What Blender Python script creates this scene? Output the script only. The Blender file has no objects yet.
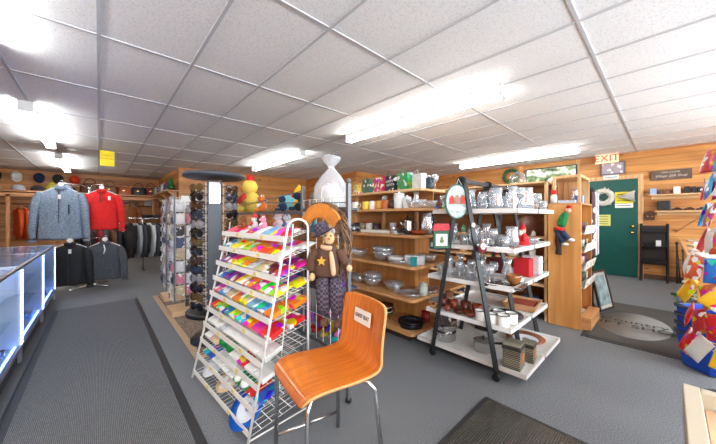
import bpy, math, random
from mathutils import Matrix, Vector, noise
R = random.Random(7)
PI = math.pi
C = bpy.context.scene.collection
def lin(c):
    return tuple(((v/255)/12.92 if v/255 <= .04045 else ((v/255+.055)/1.055)**2.4) for v in c) + (1,)
ORD = ['first','second','third','fourth','fifth','sixth','seventh','eighth','ninth','tenth','eleventh','twelfth','thirteenth','fourteenth','fifteenth']

# ---------------------------------------------------------------- materials
MATS = {}
def newmat(n):
    m = bpy.data.materials.new(n); m.use_nodes = True
    nt = m.node_tree; return m, nt, nt.nodes, nt.links, nt.nodes['Principled BSDF']
def mat(n, c=(200,200,200), rough=.5, metal=0, emit=None, es=0, spec=None, coat=0, sheen=0, vary=0, vs=20, bump=0, bs=200):
    if n in MATS: return MATS[n]
    m, nt, N, L, b = newmat(n)
    b.inputs['Base Color'].default_value = lin(c); b.inputs['Roughness'].default_value = rough
    b.inputs['Metallic'].default_value = metal
    if spec is not None: b.inputs['Specular IOR Level'].default_value = spec
    if coat: b.inputs['Coat Weight'].default_value = coat
    if sheen: b.inputs['Sheen Weight'].default_value = sheen
    if emit: b.inputs['Emission Color'].default_value = lin(emit); b.inputs['Emission Strength'].default_value = es
    if vary or bump: tc = N.new('ShaderNodeTexCoord')
    if vary:
        no = N.new('ShaderNodeTexNoise'); no.inputs['Scale'].default_value = vs; no.inputs['Detail'].default_value = 4
        L.new(tc.outputs['Object'], no.inputs['Vector'])
        r = N.new('ShaderNodeValToRGB'); cl = lin(c)
        r.color_ramp.elements[0].position = .35; r.color_ramp.elements[1].position = .65
        r.color_ramp.elements[0].color = tuple(v*(1-vary) for v in cl[:3])+(1,)
        r.color_ramp.elements[1].color = tuple(min(1, v*(1+vary)) for v in cl[:3])+(1,)
        L.new(no.outputs['Fac'], r.inputs[0]); L.new(r.outputs[0], b.inputs['Base Color'])
    if bump:
        n2 = N.new('ShaderNodeTexNoise'); n2.inputs['Scale'].default_value = bs
        L.new(tc.outputs['Object'], n2.inputs['Vector'])
        bp = N.new('ShaderNodeBump'); bp.inputs['Strength'].default_value = bump; bp.inputs['Distance'].default_value = .005
        L.new(n2.outputs['Fac'], bp.inputs['Height']); L.new(bp.outputs[0], b.inputs['Normal'])
    MATS[n] = m; return m
def tint(n='tinted', rough=.5, metal=0, bump=0, bs=60):
    """plain material that takes the object's own colour"""
    if n in MATS: return MATS[n]
    m, nt, N, L, b = newmat(n); oi = N.new('ShaderNodeObjectInfo')
    L.new(oi.outputs['Color'], b.inputs['Base Color']); b.inputs['Roughness'].default_value = rough; b.inputs['Metallic'].default_value = metal
    if bump:
        tc = N.new('ShaderNodeTexCoord'); n2 = N.new('ShaderNodeTexNoise'); n2.inputs['Scale'].default_value = bs; n2.inputs['Detail'].default_value = 5
        L.new(tc.outputs['Object'], n2.inputs['Vector'])
        bp = N.new('ShaderNodeBump'); bp.inputs['Strength'].default_value = bump; bp.inputs['Distance'].default_value = .01
        L.new(n2.outputs['Fac'], bp.inputs['Height']); L.new(bp.outputs[0], b.inputs['Normal'])
    MATS[n] = m; return m
def printed(n='printed_pack', scale=20, rough=.35, amount=.34, wf=.14):
    """packaging: the object's own colour with blocks of print in other hues and white"""
    if n in MATS: return MATS[n]
    m, nt, N, L, b = newmat(n); oi = N.new('ShaderNodeObjectInfo'); tc = N.new('ShaderNodeTexCoord')
    off = N.new('ShaderNodeVectorMath'); off.operation = 'ADD'
    cmb = N.new('ShaderNodeMath'); cmb.operation = 'MULTIPLY'; cmb.inputs[1].default_value = 37
    L.new(oi.outputs['Random'], cmb.inputs[0]); L.new(tc.outputs['Object'], off.inputs[0]); L.new(cmb.outputs[0], off.inputs[1])
    v = N.new('ShaderNodeTexVoronoi'); v.inputs['Scale'].default_value = scale; L.new(off.outputs[0], v.inputs['Vector'])
    hs = N.new('ShaderNodeHueSaturation'); hs.inputs['Saturation'].default_value = 1.1; hs.inputs['Value'].default_value = 1
    sp = N.new('ShaderNodeSeparateColor'); L.new(v.outputs['Color'], sp.inputs[0])
    mr = N.new('ShaderNodeMapRange'); mr.inputs['To Min'].default_value = .25; mr.inputs['To Max'].default_value = .75
    L.new(sp.outputs[0], mr.inputs[0]); L.new(mr.outputs[0], hs.inputs['Hue']); L.new(oi.outputs['Color'], hs.inputs['Color'])
    g = N.new('ShaderNodeMath'); g.operation = 'GREATER_THAN'; g.inputs[1].default_value = 1-amount; L.new(sp.outputs[1], g.inputs[0])
    mx = N.new('ShaderNodeMix'); mx.data_type = 'RGBA'; L.new(g.outputs[0], mx.inputs['Factor'])
    L.new(oi.outputs['Color'], mx.inputs['A']); L.new(hs.outputs[0], mx.inputs['B'])
    w = N.new('ShaderNodeMath'); w.operation = 'GREATER_THAN'; w.inputs[1].default_value = 1-wf; L.new(sp.outputs[2], w.inputs[0])
    m2 = N.new('ShaderNodeMix'); m2.data_type = 'RGBA'; L.new(w.outputs[0], m2.inputs['Factor']); L.new(mx.outputs['Result'], m2.inputs['A'])
    m2.inputs['B'].default_value = (.85,.85,.82,1)
    L.new(m2.outputs['Result'], b.inputs['Base Color']); b.inputs['Roughness'].default_value = rough
    MATS[n] = m; return m
def glass(n='clear_glass', c=(235,240,240), k=.16, rough=.03, p=1.5, milk=0):
    if n in MATS: return MATS[n]
    m = bpy.data.materials.new(n); m.use_nodes = True; N = m.node_tree.nodes; L = m.node_tree.links; N.clear()
    o = N.new('ShaderNodeOutputMaterial'); t = N.new('ShaderNodeBsdfTransparent'); g = N.new('ShaderNodeBsdfGlossy'); x = N.new('ShaderNodeMixShader')
    t.inputs[0].default_value = lin(c); g.inputs[0].default_value = (.95,.97,1,1); g.inputs['Roughness'].default_value = rough
    lw = N.new('ShaderNodeLayerWeight'); lw.inputs[0].default_value = .5
    mr = N.new('ShaderNodeMapRange'); mr.inputs['To Min'].default_value = k; mr.inputs['To Max'].default_value = .9
    pw = N.new('ShaderNodeMath'); pw.operation = 'POWER'; pw.inputs[1].default_value = p; L.new(lw.outputs['Facing'], pw.inputs[0])
    L.new(pw.outputs[0], mr.inputs[0])
    L.new(mr.outputs[0], x.inputs[0]); L.new(t.outputs[0], x.inputs[1]); L.new(g.outputs[0], x.inputs[2]); 
    if milk:
        df = N.new('ShaderNodeBsdfDiffuse'); df.inputs[0].default_value = (.9,.93,.95,1); x2 = N.new('ShaderNodeMixShader'); x2.inputs[0].default_value = milk
        L.new(x.outputs[0], x2.inputs[1]); L.new(df.outputs[0], x2.inputs[2]); x = x2
    L.new(x.outputs[0], o.inputs[0])
    MATS[n] = m; return m
def wood(n, c1, c2, axis='X', scale=6, rough=.4, plank=0, knots=False, coat=0, pax='Z'):
    """long grain along axis; plank = board height along pax with a dark groove"""
    if n in MATS: return MATS[n]
    m, nt, N, L, b = newmat(n); tc = N.new('ShaderNodeTexCoord'); mp = N.new('ShaderNodeMapping')
    s = [scale*3]*3; s['XYZ'.index(axis)] = scale*.22; mp.inputs['Scale'].default_value = s
    L.new(tc.outputs['Object'], mp.inputs['Vector'])
    vec = mp.outputs[0]
    if plank:
        sp = N.new('ShaderNodeSeparateXYZ'); L.new(tc.outputs['Object'], sp.inputs[0])
        dv = N.new('ShaderNodeMath'); dv.operation = 'DIVIDE'; dv.inputs[1].default_value = plank; L.new(sp.outputs[pax], dv.inputs[0])
        fl = N.new('ShaderNodeMath'); fl.operation = 'FLOOR'; L.new(dv.outputs[0], fl.inputs[0])
        wn = N.new('ShaderNodeTexWhiteNoise'); wn.noise_dimensions = '1D'; L.new(fl.outputs[0], wn.inputs['W'])
        ml = N.new('ShaderNodeVectorMath'); ml.operation = 'SCALE'; ml.inputs['Scale'].default_value = 30; L.new(wn.outputs['Color'], ml.inputs[0])
        ad = N.new('ShaderNodeVectorMath'); ad.operation = 'ADD'; L.new(vec, ad.inputs[0]); L.new(ml.outputs[0], ad.inputs[1]); vec = ad.outputs[0]
    no = N.new('ShaderNodeTexNoise'); no.inputs['Scale'].default_value = 1.2; no.inputs['Detail'].default_value = 6; no.inputs['Distortion'].default_value = .6
    L.new(vec, no.inputs['Vector'])
    r = N.new('ShaderNodeValToRGB'); r.color_ramp.elements[0].position = .34; r.color_ramp.elements[1].position = .66
    r.color_ramp.elements[0].color = lin(c1); r.color_ramp.elements[1].color = lin(c2); L.new(no.outputs['Fac'], r.inputs[0])
    col = r.outputs[0]
    if knots:
        vo = N.new('ShaderNodeTexVoronoi'); m3 = N.new('ShaderNodeMapping'); ks = [5.5]*3; ks['XYZ'.index(axis)] = 2.2
        m3.inputs['Scale'].default_value = ks; L.new(tc.outputs['Object'], m3.inputs[0]); L.new(m3.outputs[0], vo.inputs['Vector']); vo.inputs['Scale'].default_value = 1
        kr = N.new('ShaderNodeValToRGB'); kr.color_ramp.elements[0].position = .06; kr.color_ramp.elements[1].position = .15
        kr.color_ramp.elements[0].color = (.35,.2,.12,1); kr.color_ramp.elements[1].color = (1,1,1,1); L.new(vo.outputs['Distance'], kr.inputs[0])
        mk = N.new('ShaderNodeMix'); mk.data_type = 'RGBA'; mk.blend_type = 'MULTIPLY'; mk.inputs['Factor'].default_value = 1
        L.new(col, mk.inputs['A']); L.new(kr.outputs[0], mk.inputs['B']); col = mk.outputs['Result']
    if plank:
        hv = N.new('ShaderNodeMapRange'); hv.inputs['To Min'].default_value = .88; hv.inputs['To Max'].default_value = 1.06; L.new(wn.outputs['Value'], hv.inputs[0])
        fr = N.new('ShaderNodeMath'); fr.operation = 'FRACT'; L.new(dv.outputs[0], fr.inputs[0])
        gt = N.new('ShaderNodeMath'); gt.operation = 'LESS_THAN'; gt.inputs[1].default_value = .07; L.new(fr.outputs[0], gt.inputs[0])
        gm = N.new('ShaderNodeMapRange'); gm.inputs['To Min'].default_value = 1; gm.inputs['To Max'].default_value = .62; L.new(gt.outputs[0], gm.inputs[0])
        mm = N.new('ShaderNodeMath'); mm.operation = 'MULTIPLY'; L.new(hv.outputs[0], mm.inputs[0]); L.new(gm.outputs[0], mm.inputs[1])
        vm = N.new('ShaderNodeVectorMath'); vm.operation = 'SCALE'; L.new(col, vm.inputs[0]); L.new(mm.outputs[0], vm.inputs['Scale']); col = vm.outputs[0]
        bp = N.new('ShaderNodeBump'); bp.invert = True; bp.inputs['Strength'].default_value = .5; bp.inputs['Distance'].default_value = .01
        L.new(gt.outputs[0], bp.inputs['Height']); L.new(bp.outputs[0], b.inputs['Normal'])
    L.new(col, b.inputs['Base Color']); b.inputs['Roughness'].default_value = rough
    if coat: b.inputs['Coat Weight'].default_value = coat
    MATS[n] = m; return m

# ---------------------------------------------------------------- mesh builder
class MB:
    def __init__(s): s.v = []; s.f = []; s.m = []; s.sm = []; s.T = Matrix.Identity(4)
    def add(s, vs, fs, m=0, sm=False):
        o = len(s.v); s.v += [tuple(s.T @ Vector(v)) for v in vs]
        for f in fs: s.f.append(tuple(i+o for i in f)); s.m.append(m); s.sm.append(sm)
        return s
    def box(s, x0, x1, y0, y1, z0, z1, m=0):
        return s.add([(x0,y0,z0),(x1,y0,z0),(x1,y1,z0),(x0,y1,z0),(x0,y0,z1),(x1,y0,z1),(x1,y1,z1),(x0,y1,z1)],
                     [(0,3,2,1),(4,5,6,7),(0,1,5,4),(1,2,6,5),(2,3,7,6),(3,0,4,7)], m)
    def cbox(s, c, d, m=0):
        return s.box(c[0]-d[0]/2, c[0]+d[0]/2, c[1]-d[1]/2, c[1]+d[1]/2, c[2]-d[2]/2, c[2]+d[2]/2, m)
    def loft(s, rings, m=0, cap=True, closed=False, sm=True):
        n = len(rings[0]); vs = [p for r in rings for p in r]; fs = []
        k = len(rings)
        for i in range(k if closed else k-1):
            a = i*n; b = ((i+1) % k)*n
            for j in range(n): fs.append((a+j, a+(j+1) % n, b+(j+1) % n, b+j))
        s.add(vs, fs, m, sm)
        if cap and not closed: s.add(rings[0], [tuple(range(n))[::-1]], m); s.add(rings[-1], [tuple(range(n))], m)
        return s
    def tube(s, pts, r, n=8, m=0, closed=False, sm=True):
        P = [Vector(p) for p in pts]; rings = []; k = len(P); up = None
        for i, p in enumerate(P):
            if closed: d = (P[(i+1) % k]-P[i-1]).normalized()
            else: d = ((P[min(i+1, k-1)]-P[i]).normalized()+(P[i]-P[max(i-1, 0)]).normalized()).normalized()
            if up is None: up = d.orthogonal().normalized()
            up = (up-d*up.dot(d))
            up = up.normalized() if up.length > 1e-5 else d.orthogonal().normalized()
            w = d.cross(up); rr = r[i] if isinstance(r, (list, tuple)) else r
            rings.append([tuple(p+up*(rr*math.cos(2*PI*(j+.5)/n))+w*(rr*math.sin(2*PI*(j+.5)/n))) for j in range(n)])
        return s.loft(rings, m, True, closed, sm)
    def bar(s, a, b, w, h=None, m=0):
        h = h or w; return s.tube([a, b], w*.7071, 4, m, sm=False)
    def lathe(s, prof, n=20, c=(0,0,0), m=0, sm=True):
        rings = [[(c[0]+r*math.cos(2*PI*j/n), c[1]+r*math.sin(2*PI*j/n), c[2]+z) for j in range(n)] for r, z in prof]
        return s.loft(rings, m, False, False, sm) if prof[0][0] < 1e-4 or prof[-1][0] < 1e-4 or prof[0] == prof[-1] else s.loft(rings, m, True, False, sm)
    def ell(s, c, r, m=0, n=14, k=9, rot=None):
        if not isinstance(r, (list, tuple)): r = (r, r, r)
        rings = []
        for i in range(k+1):
            a = -PI/2+PI*i/k; q = max(math.cos(a), .01)
            ring = [Vector((r[0]*q*math.cos(2*PI*j/n), r[1]*q*math.sin(2*PI*j/n), r[2]*math.sin(a))) for j in range(n)]
            if rot: ring = [rot @ v for v in ring]
            rings.append([tuple(v+Vector(c)) for v in ring])
        return s.loft(rings, m)
    def prism(s, poly, a, b, ax='y', m=0, sm=False):
        """outline poly extruded from a to b along ax"""
        def P(p, t): return (p[0], t, p[1]) if ax == 'y' else ((t, p[0], p[1]) if ax == 'x' else (p[0], p[1], t))
        n = len(poly); s.add([P(p, a) for p in poly]+[P(p, b) for p in poly],
            [tuple(range(n))[::-1], tuple(range(n, 2*n))]+[(i, (i+1) % n, n+(i+1) % n, n+i) for i in range(n)], m, sm); return s
    def build(s, name, mats, parent=None, loc=(0,0,0), rot=(0,0,0), bevel=0, seg=2, sub=0, color=None, wob=0, ws=8):
        me = bpy.data.meshes.new(name); 
        vs = s.v
        if wob: vs = [tuple(Vector(v)+noise.noise_vector(Vector(v)*ws)*wob) for v in vs]
        me.from_pydata(vs, [], s.f)
        for q in (mats if isinstance(mats, (list, tuple)) else [mats]): me.materials.append(q)
        me.polygons.foreach_set('material_index', s.m); me.polygons.foreach_set('use_smooth', s.sm)
        me.update(); o = bpy.data.objects.new(name, me); C.objects.link(o)
        import bmesh
        bm = bmesh.new(); bm.from_mesh(me); bmesh.ops.remove_doubles(bm, verts=bm.verts, dist=1e-5); bmesh.ops.recalc_face_normals(bm, faces=bm.faces); bm.to_mesh(me); bm.free()
        o.location = loc; o.rotation_euler = rot
        if parent: o.parent = parent
        if color: o.color = lin(color)
        if bevel:
            b = o.modifiers.new('bevel', 'BEVEL'); b.width = bevel; b.segments = seg; b.limit_method = 'ANGLE'; b.angle_limit = .6
        if sub:
            b = o.modifiers.new('sub', 'SUBSURF'); b.levels = sub; b.render_levels = sub
        return o
def thing(name, label, cat, loc=(0,0,0), rz=0, group=None, rot=None):
    o = bpy.data.objects.new(name, None); C.objects.link(o); o.empty_display_size = .1
    o.location = loc; o.rotation_euler = rot or (0,0,rz); tag(o, label, cat, group); return o
def tag(o, label, cat, group=None, kind=None):
    o['label'] = label; o['category'] = cat
    if group: o['group'] = group
    if kind: o['kind'] = kind
    return o
def struct(o, label): o['kind'] = 'structure'; o['label'] = label; o['category'] = o.name.split('_')[0]; return o
def dup(root, loc, rz=0, label=None, group=None, color=None, scale=None, rot=None):
    r = root.copy(); C.objects.link(r); r.location = loc; r.rotation_euler = rot or (0,0,rz)
    if label: r['label'] = label
    if group: r['group'] = group
    if scale: r.scale = scale if isinstance(scale, (list, tuple)) else (scale,)*3
    if color: r.color = lin(color)
    def rec(a, b):
        for ch in list(a.children):
            c = ch.copy(); C.objects.link(c); c.parent = b
            if color and 'fixed' not in ch: c.color = lin(color)
            rec(ch, c)
    rec(root, r)
    return r
class Kind:
    """first call moves the prototype itself, later calls copy it"""
    def __init__(s, proto): s.p = proto; s.used = False
    def __call__(s, loc, rz=0, label=None, group=None, color=None, scale=None, rot=None):
        if s.used: return dup(s.p, loc, rz, label, group, color, scale, rot)
        s.used = True; o = s.p; o.location = loc; o.rotation_euler = rot or (0,0,rz)
        if label: o['label'] = label
        if group: o['group'] = group
        if scale: o.scale = scale if isinstance(scale, (list, tuple)) else (scale,)*3
        if color:
            o.color = lin(color)
            for c in o.children_recursive:
                if 'fixed' not in c: c.color = lin(color)
        return o
def text(body, size, parent, m, loc, rot, ext=.001, font_shear=0, sx=1, name='lettering'):
    cu = bpy.data.curves.new(name, 'FONT'); cu.body = body; cu.size = size; cu.align_x = 'CENTER'; cu.align_y = 'CENTER'
    cu.extrude = ext; cu.shear = font_shear; cu.materials.append(m); cu.resolution_u = 3; cu.space_line = .95
    o = bpy.data.objects.new(name, cu); me = bpy.data.meshes.new_from_object(o); bpy.data.objects.remove(o)
    if not me.materials: me.materials.append(m)
    o = bpy.data.objects.new(name, me); C.objects.link(o); o.location = loc; o.rotation_euler = rot; o.scale = (sx,1,1); o['fixed'] = 1
    if parent: o.parent = parent
    return o
RX = (PI/2, 0, -PI/2)    # faces -X
RY = (PI/2, 0, 0)        # faces -Y

# shared materials
pine = wood('knotty_pine_x', (180,112,50), (216,156,88), 'X', 2.2, .45, plank=.145, knots=True)
pineY = wood('knotty_pine_y', (180,112,50), (216,156,88), 'Y', 2.2, .45, plank=.145, knots=True)
lightpine = wood('light_pine', (200,152,98), (232,196,146), 'Y', 5, .45)
lightpineZ = wood('light_pine_z', (196,146,92), (230,192,142), 'Z', 5, .45)
oakY = wood('honey_wood_y', (186,126,74), (220,166,110), 'Y', 5, .4)
oakX = wood('honey_wood_x', (186,126,74), (220,166,110), 'X', 5, .4)
oakZ = wood('honey_wood_z', (184,118,58), (218,156,90), 'Z', 4, .35)
white = mat('white_metal', (232,232,228), .35)
wire = mat('white_wire', (228,226,220), .35)
chrome = mat('chrome', (215,215,215), .16, 1)
steel = mat('brushed_steel', (200,200,200), .18, 1)
greymetal = mat('grey_metal', (112,114,118), .4, .5)
black = mat('black_metal', (22,22,24), .4)
blackp = mat('black_plastic', (28,28,30), .45)
paper = mat('white_paper', (235,235,232), .7)
cg = glass()
tn = tint(); tnc = tint('tinted_cloth', .9, 0, .5, 70); tng = tint('tinted_gloss', .2); fur = tint('plush_fur', 1, 0, .8, 160)
pk = printed(); pk2 = printed('printed_box', 45, .5, .3)
# ================================================================ SETTING
ZC = 2.6; FILL_POWER = 205
fl = MB().box(-3.2, 8.3, -3, 12.5, -.1, 0)
m, nt, N, L, b = newmat('blue_grey_carpet'); tc = N.new('ShaderNodeTexCoord'); n1 = N.new('ShaderNodeTexNoise'); n1.inputs['Scale'].default_value = 170; n1.inputs['Detail'].default_value = 3
L.new(tc.outputs['Object'], n1.inputs['Vector']); r = N.new('ShaderNodeValToRGB'); r.color_ramp.elements[0].position = .36; r.color_ramp.elements[1].position = .66
r.color_ramp.elements[0].color = lin((78,81,85)); r.color_ramp.elements[1].color = lin((136,138,141)); L.new(n1.outputs['Fac'], r.inputs[0])
n3 = N.new('ShaderNodeTexNoise'); n3.inputs['Scale'].default_value = 1.1; L.new(tc.outputs['Object'], n3.inputs['Vector'])
mr = N.new('ShaderNodeMapRange'); mr.inputs['To Min'].default_value = .88; mr.inputs['To Max'].default_value = 1.1; L.new(n3.outputs['Fac'], mr.inputs[0])
vm = N.new('ShaderNodeVectorMath'); vm.operation = 'SCALE'; L.new(r.outputs[0], vm.inputs[0]); L.new(mr.outputs[0], vm.inputs['Scale'])
L.new(vm.outputs[0], b.inputs['Base Color']); b.inputs['Roughness'].default_value = .75
bp = N.new('ShaderNodeBump'); bp.inputs['Strength'].default_value = .4; bp.inputs['Distance'].default_value = .004; L.new(n1.outputs['Fac'], bp.inputs['Height']); L.new(bp.outputs[0], b.inputs['Normal'])
struct(fl.build('floor', m), 'speckled blue-grey carpet floor of the shop')

# ceiling: fissured lay-in tiles and a white T-bar grid
m, nt, N, L, b = newmat('ceiling_tile'); tc = N.new('ShaderNodeTexCoord'); v = N.new('ShaderNodeTexVoronoi'); v.inputs['Scale'].default_value = 55
n1 = N.new('ShaderNodeTexNoise'); n1.inputs['Scale'].default_value = 60; n1.inputs['Detail'].default_value = 3
L.new(tc.outputs['Object'], v.inputs['Vector']); L.new(tc.outputs['Object'], n1.inputs['Vector'])
r = N.new('ShaderNodeValToRGB'); r.color_ramp.elements[0].position = .12; r.color_ramp.elements[1].position = .24
r.color_ramp.elements[0].color = lin((206,206,206)); r.color_ramp.elements[1].color = lin((248,248,248)); L.new(v.outputs['Distance'], r.inputs[0])
r2 = N.new('ShaderNodeValToRGB'); r2.color_ramp.elements[0].position = .3; r2.color_ramp.elements[1].position = .5
r2.color_ramp.elements[0].color = (.88,.88,.88,1); r2.color_ramp.elements[1].color = (1,1,1,1); L.new(n1.outputs['Fac'], r2.inputs[0])
mk = N.new('ShaderNodeMix'); mk.data_type = 'RGBA'; mk.blend_type = 'MULTIPLY'; mk.inputs['Factor'].default_value = 1; L.new(r.outputs[0], mk.inputs['A']); L.new(r2.outputs[0], mk.inputs['B'])
L.new(mk.outputs['Result'], b.inputs['Base Color']); b.inputs['Roughness'].default_value = .9
bp = N.new('ShaderNodeBump'); bp.inputs['Strength'].default_value = .3; bp.inputs['Distance'].default_value = .003; L.new(v.outputs['Distance'], bp.inputs['Height']); L.new(bp.outputs[0], b.inputs['Normal'])
ce = struct(MB().box(-3.2, 8.3, -3, 12.5, ZC+.004, ZC+.1).build('ceiling', m), 'white fissured drop ceiling tiles')
g = MB()
for i in range(-5, 14): g.box(i*.613-.012, i*.613+.012, -3, 12.4, ZC-.003, ZC+.006)
for j in range(-3, 11): g.box(-3.1, 8.2, .42+j*1.223-.012, .42+j*1.223+.012, ZC-.0025, ZC+.006)
g.build('ceiling_grid', mat('grid_white', (202,203,206), .5), ce)['kind'] = 'structure'

W = [('wall_back', (-3.1,1.6,12.4,12.5), 'X', 'knotty pine plank wall behind the caps and handbags'),
     ('wall_step', (1.6,1.7,8.93,12.5), 'Y', 'short pine wall with the merchandise shelf'),
     ('wall_alcove', (1.7,5.6,8.93,9.03), 'X', 'pine plank wall behind the plush toys'),
     ('wall_office', (5.6,5.7,6.2,8.93), 'Y', 'pine partition end beside the gift bags'),
     ('wall_middle', (5.7,8.3,6.2,6.3), 'X', 'pine wall beyond the wooden gondola'),
     ('wall_far', (8.2,8.3,-3,6.2), 'Y', 'knotty pine plank wall with the green door'),
     ('wall_left', (-3.2,-3.1,-3,12.5), 'Y', 'pine wall behind the display cases'),
     ('wall_front', (-3.1,8.2,-3,-2.9), 'X', 'pine wall at the front of the shop')]
for n, (x0,x1,y0,y1), ax, lb in W:
    q = MB()
    if n == 'wall_front':
        xs = [-3.1,-2.6,1.4,2.4,6.6,8.2]
        q.box(x0,x1,y0,y1,0,.7); q.box(x0,x1,y0,y1,2.3,ZC)
        for a,b_ in ((-3.1,-2.6),(1.4,2.4),(6.6,8.2)): q.box(a,b_,y0,y1,.7,2.3)
    else: q.box(x0,x1,y0,y1,0,ZC)
    struct(q.build(n, pine if ax == 'X' else pineY), lb)
# front windows added behind the camera, unseen, with lamps to brighten the ceiling
for k,(a,b_) in enumerate(((-2.6,1.4),(2.4,6.6))):
    q = MB(); m_ = (a+b_)/2
    q.box(a,b_,-3,-2.9,.7,.75).box(a,b_,-3,-2.9,2.25,2.3).box(a,a+.05,-3,-2.9,.7,2.3).box(b_-.05,b_,-3,-2.9,.7,2.3).box(m_-.03,m_+.03,-3,-2.9,.7,2.3)
    w_ = struct(q.build('window_%d'%(k+1), oakX), ['western','eastern'][k]+' front shop window letting in daylight')
    MB().box(a+.05,b_-.05,-2.96,-2.955,.75,2.25).build('window_pane', glass('window_glass',(245,248,250),.04,.02,3), w_)
    la = bpy.data.lights.new('daylight','AREA'); la.shape='RECTANGLE'; la.size=b_-a-.1; la.size_y=1.5; la.energy=FILL_POWER; la.color=(.92,.96,1)  # added area lamp outside each unseen window, fills the room and ceiling
    lo = bpy.data.objects.new('daylight', la); C.objects.link(lo); lo.location=(m_,-3.15,1.5); lo.rotation_euler=(PI/2+.22,0,0)
# pine trim boards on the far wall and dark baseboard
trimw = lightpineZ
struct(MB().box(8.17,8.2,2.55,2.65,0,ZC).build('trim_1', oakZ), 'vertical pine trim board left of the television')
struct(MB().box(8.17,8.2,1.36,1.43,2.05,ZC).box(8.17,8.2,1.37,1.43,0,2.05).box(8.17,8.2,.33,.41,0,2.13).box(8.17,8.2,.41,1.37,2.05,2.13).build('trim_2', lightpineZ), 'pine casing around the green door')
struct(MB().box(8.185,8.2,-2.9,.33,0,.1).box(8.185,8.2,1.43,6.2,0,.1).build('baseboard_far', mat('baseboard_brown',(90,58,34),.5)), 'brown baseboard on the far wall')
dr = MB().box(8.15,8.19,.42,1.36,.01,2.04).build('door_1', mat('green_door',(8,80,72),.35), bevel=.003); struct(dr, 'dark green door in the far pine wall')
kb = MB()
for z in (.93,1.06): kb.ell((8.11,.49,z),(.03,.03,.03)); kb.tube([(8.15,.49,z),(8.11,.49,z)],.012)
kb.build('door_knob', mat('brass',(200,160,80),.25,1), dr)

# fluorescent fixtures
tube_m = mat('fluorescent_tube', (255,255,255), .5, emit=(252,252,250), es=20)
sock = mat('socket_white', (225,225,222), .5)
fx = thing('fluorescent_light', 'x', 'ceiling light')
hs = MB().box(-.05,.05,-1.22,1.22,-.03,.0); hs.prism([(-.05,-.03),(.05,-.03),(.02,-.05),(-.02,-.05)],-1.22,1.22)
hs.build('housing', mat('fixture_enamel',(228,228,226),.35), fx)
for y in (-1.21,1.21): MB().box(-.062,.062,y-.012,y+.012,-.12,0).build('end_cap', sock, fx, bevel=.004)
for x in (-.04,.04):
    MB().tube([(x,-1.19,-.10),(x,1.19,-.10)],.0145,8).build('tube', tube_m, fx)
LK = Kind(fx)
FIX = [(-.63,2.3,'over the near end of the display cases'),(-.63,6.25,'near the smoke detector above the far case'),(-.63,9.9,'above the clothing at the back'),
       (3.05,2.35,'over the glassware rack, largest in view'),(3.05,6.2,'above the stuffed toys in the middle of the shop'),
       (6.8,2.35,'before the green wreath and television')]
for x,y,t in FIX: LK((x,y,ZC-.004), 0, 'long twin tube ceiling light '+t, 'fluorescent ceiling lights')
for x,y,t in [(3.05,-1.8,'behind the camera to the right'),(6.8,-1.9,'at the right beyond the snack rack'),(-.63,-1.6,'behind the camera above the cases')]:
    LK((x,y,ZC-.004), 0, 'long twin tube ceiling light '+t, 'fluorescent ceiling lights')
sd = MB().lathe([(0,-.04),(.045,-.04),(.06,-.025),(.065,0),(0,0)],20); tag(sd.build('smoke_detector', sock, loc=(-.4,8.0,ZC-.003)), 'small round white smoke detector on the ceiling between two lights', 'smoke detector')
# yellow sign hanging from the grid
s = thing('hanging_sign', 'small yellow paper sign with red lettering hanging from the ceiling grid', 'sign', (.125,7.5,2.2))
MB().box(-.11,.11,-.002,.002,.06,.36).build('sign_board', mat('yellow_paper',(246,222,20),.6), s)
MB().tube([(-.09,0,.36),(-.09,0,.397)],.0015,4).tube([(.09,0,.36),(.09,0,.397)],.0015,4).build('hanging_wire', greymetal, s)
text('WATCH\n4\nSHOPLIFTERS', .034, s, mat('sign_red',(150,40,30),.6), (0,-.004,.235), RY)

# floor mats
def ribmat(n, c1, c2, ax, sc, rough):
    m, nt, N, L, b = newmat(n); tc = N.new('ShaderNodeTexCoord'); w = N.new('ShaderNodeTexWave'); w.bands_direction = ax; w.inputs['Scale'].default_value = sc; w.inputs['Distortion'].default_value = .6; w.inputs['Detail Scale'].default_value = 30
    L.new(tc.outputs['Object'], w.inputs['Vector']); no = N.new('ShaderNodeTexNoise'); no.inputs['Scale'].default_value = 120; L.new(tc.outputs['Object'], no.inputs['Vector'])
    a = N.new('ShaderNodeMath'); a.operation = 'MULTIPLY'; L.new(w.outputs['Fac'], a.inputs[0]); L.new(no.outputs['Fac'], a.inputs[1])
    r = N.new('ShaderNodeValToRGB'); r.color_ramp.elements[0].position = .12; r.color_ramp.elements[1].position = .55; r.color_ramp.elements[0].color = lin(c1); r.color_ramp.elements[1].color = lin(c2)
    L.new(a.outputs[0], r.inputs[0]); L.new(r.outputs[0], b.inputs['Base Color']); b.inputs['Roughness'].default_value = rough
    bp = N.new('ShaderNodeBump'); bp.inputs['Strength'].default_value = .5; bp.inputs['Distance'].default_value = .004; L.new(w.outputs['Fac'], bp.inputs['Height']); L.new(bp.outputs[0], b.inputs['Normal'])
    if rough < .3: b.inputs['Coat Weight'].default_value = .7; b.inputs['Coat Roughness'].default_value = .16
    return m
rub = mat('black_rubber', (44,44,46), .5)
t = thing('floor_mat', 'long grey ribbed runner mat beside the display cases', 'floor mat', (0,3.2,0))
MB().box(-.44,.44,-2.2,2.27,.001,.008).build('rubber_border', rub, t, bevel=.003)
MB().box(-.39,.39,-2.15,2.22,.008,.013).build('ribbed_top', ribmat('grey_ribs',(74,75,77),(124,126,127),'X',38,.85), t)
t = thing('floor_mat', 'dark ribbed floor mat at the bottom, between the orange chair and the crate', 'floor mat', (1.37,.22,0))
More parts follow.
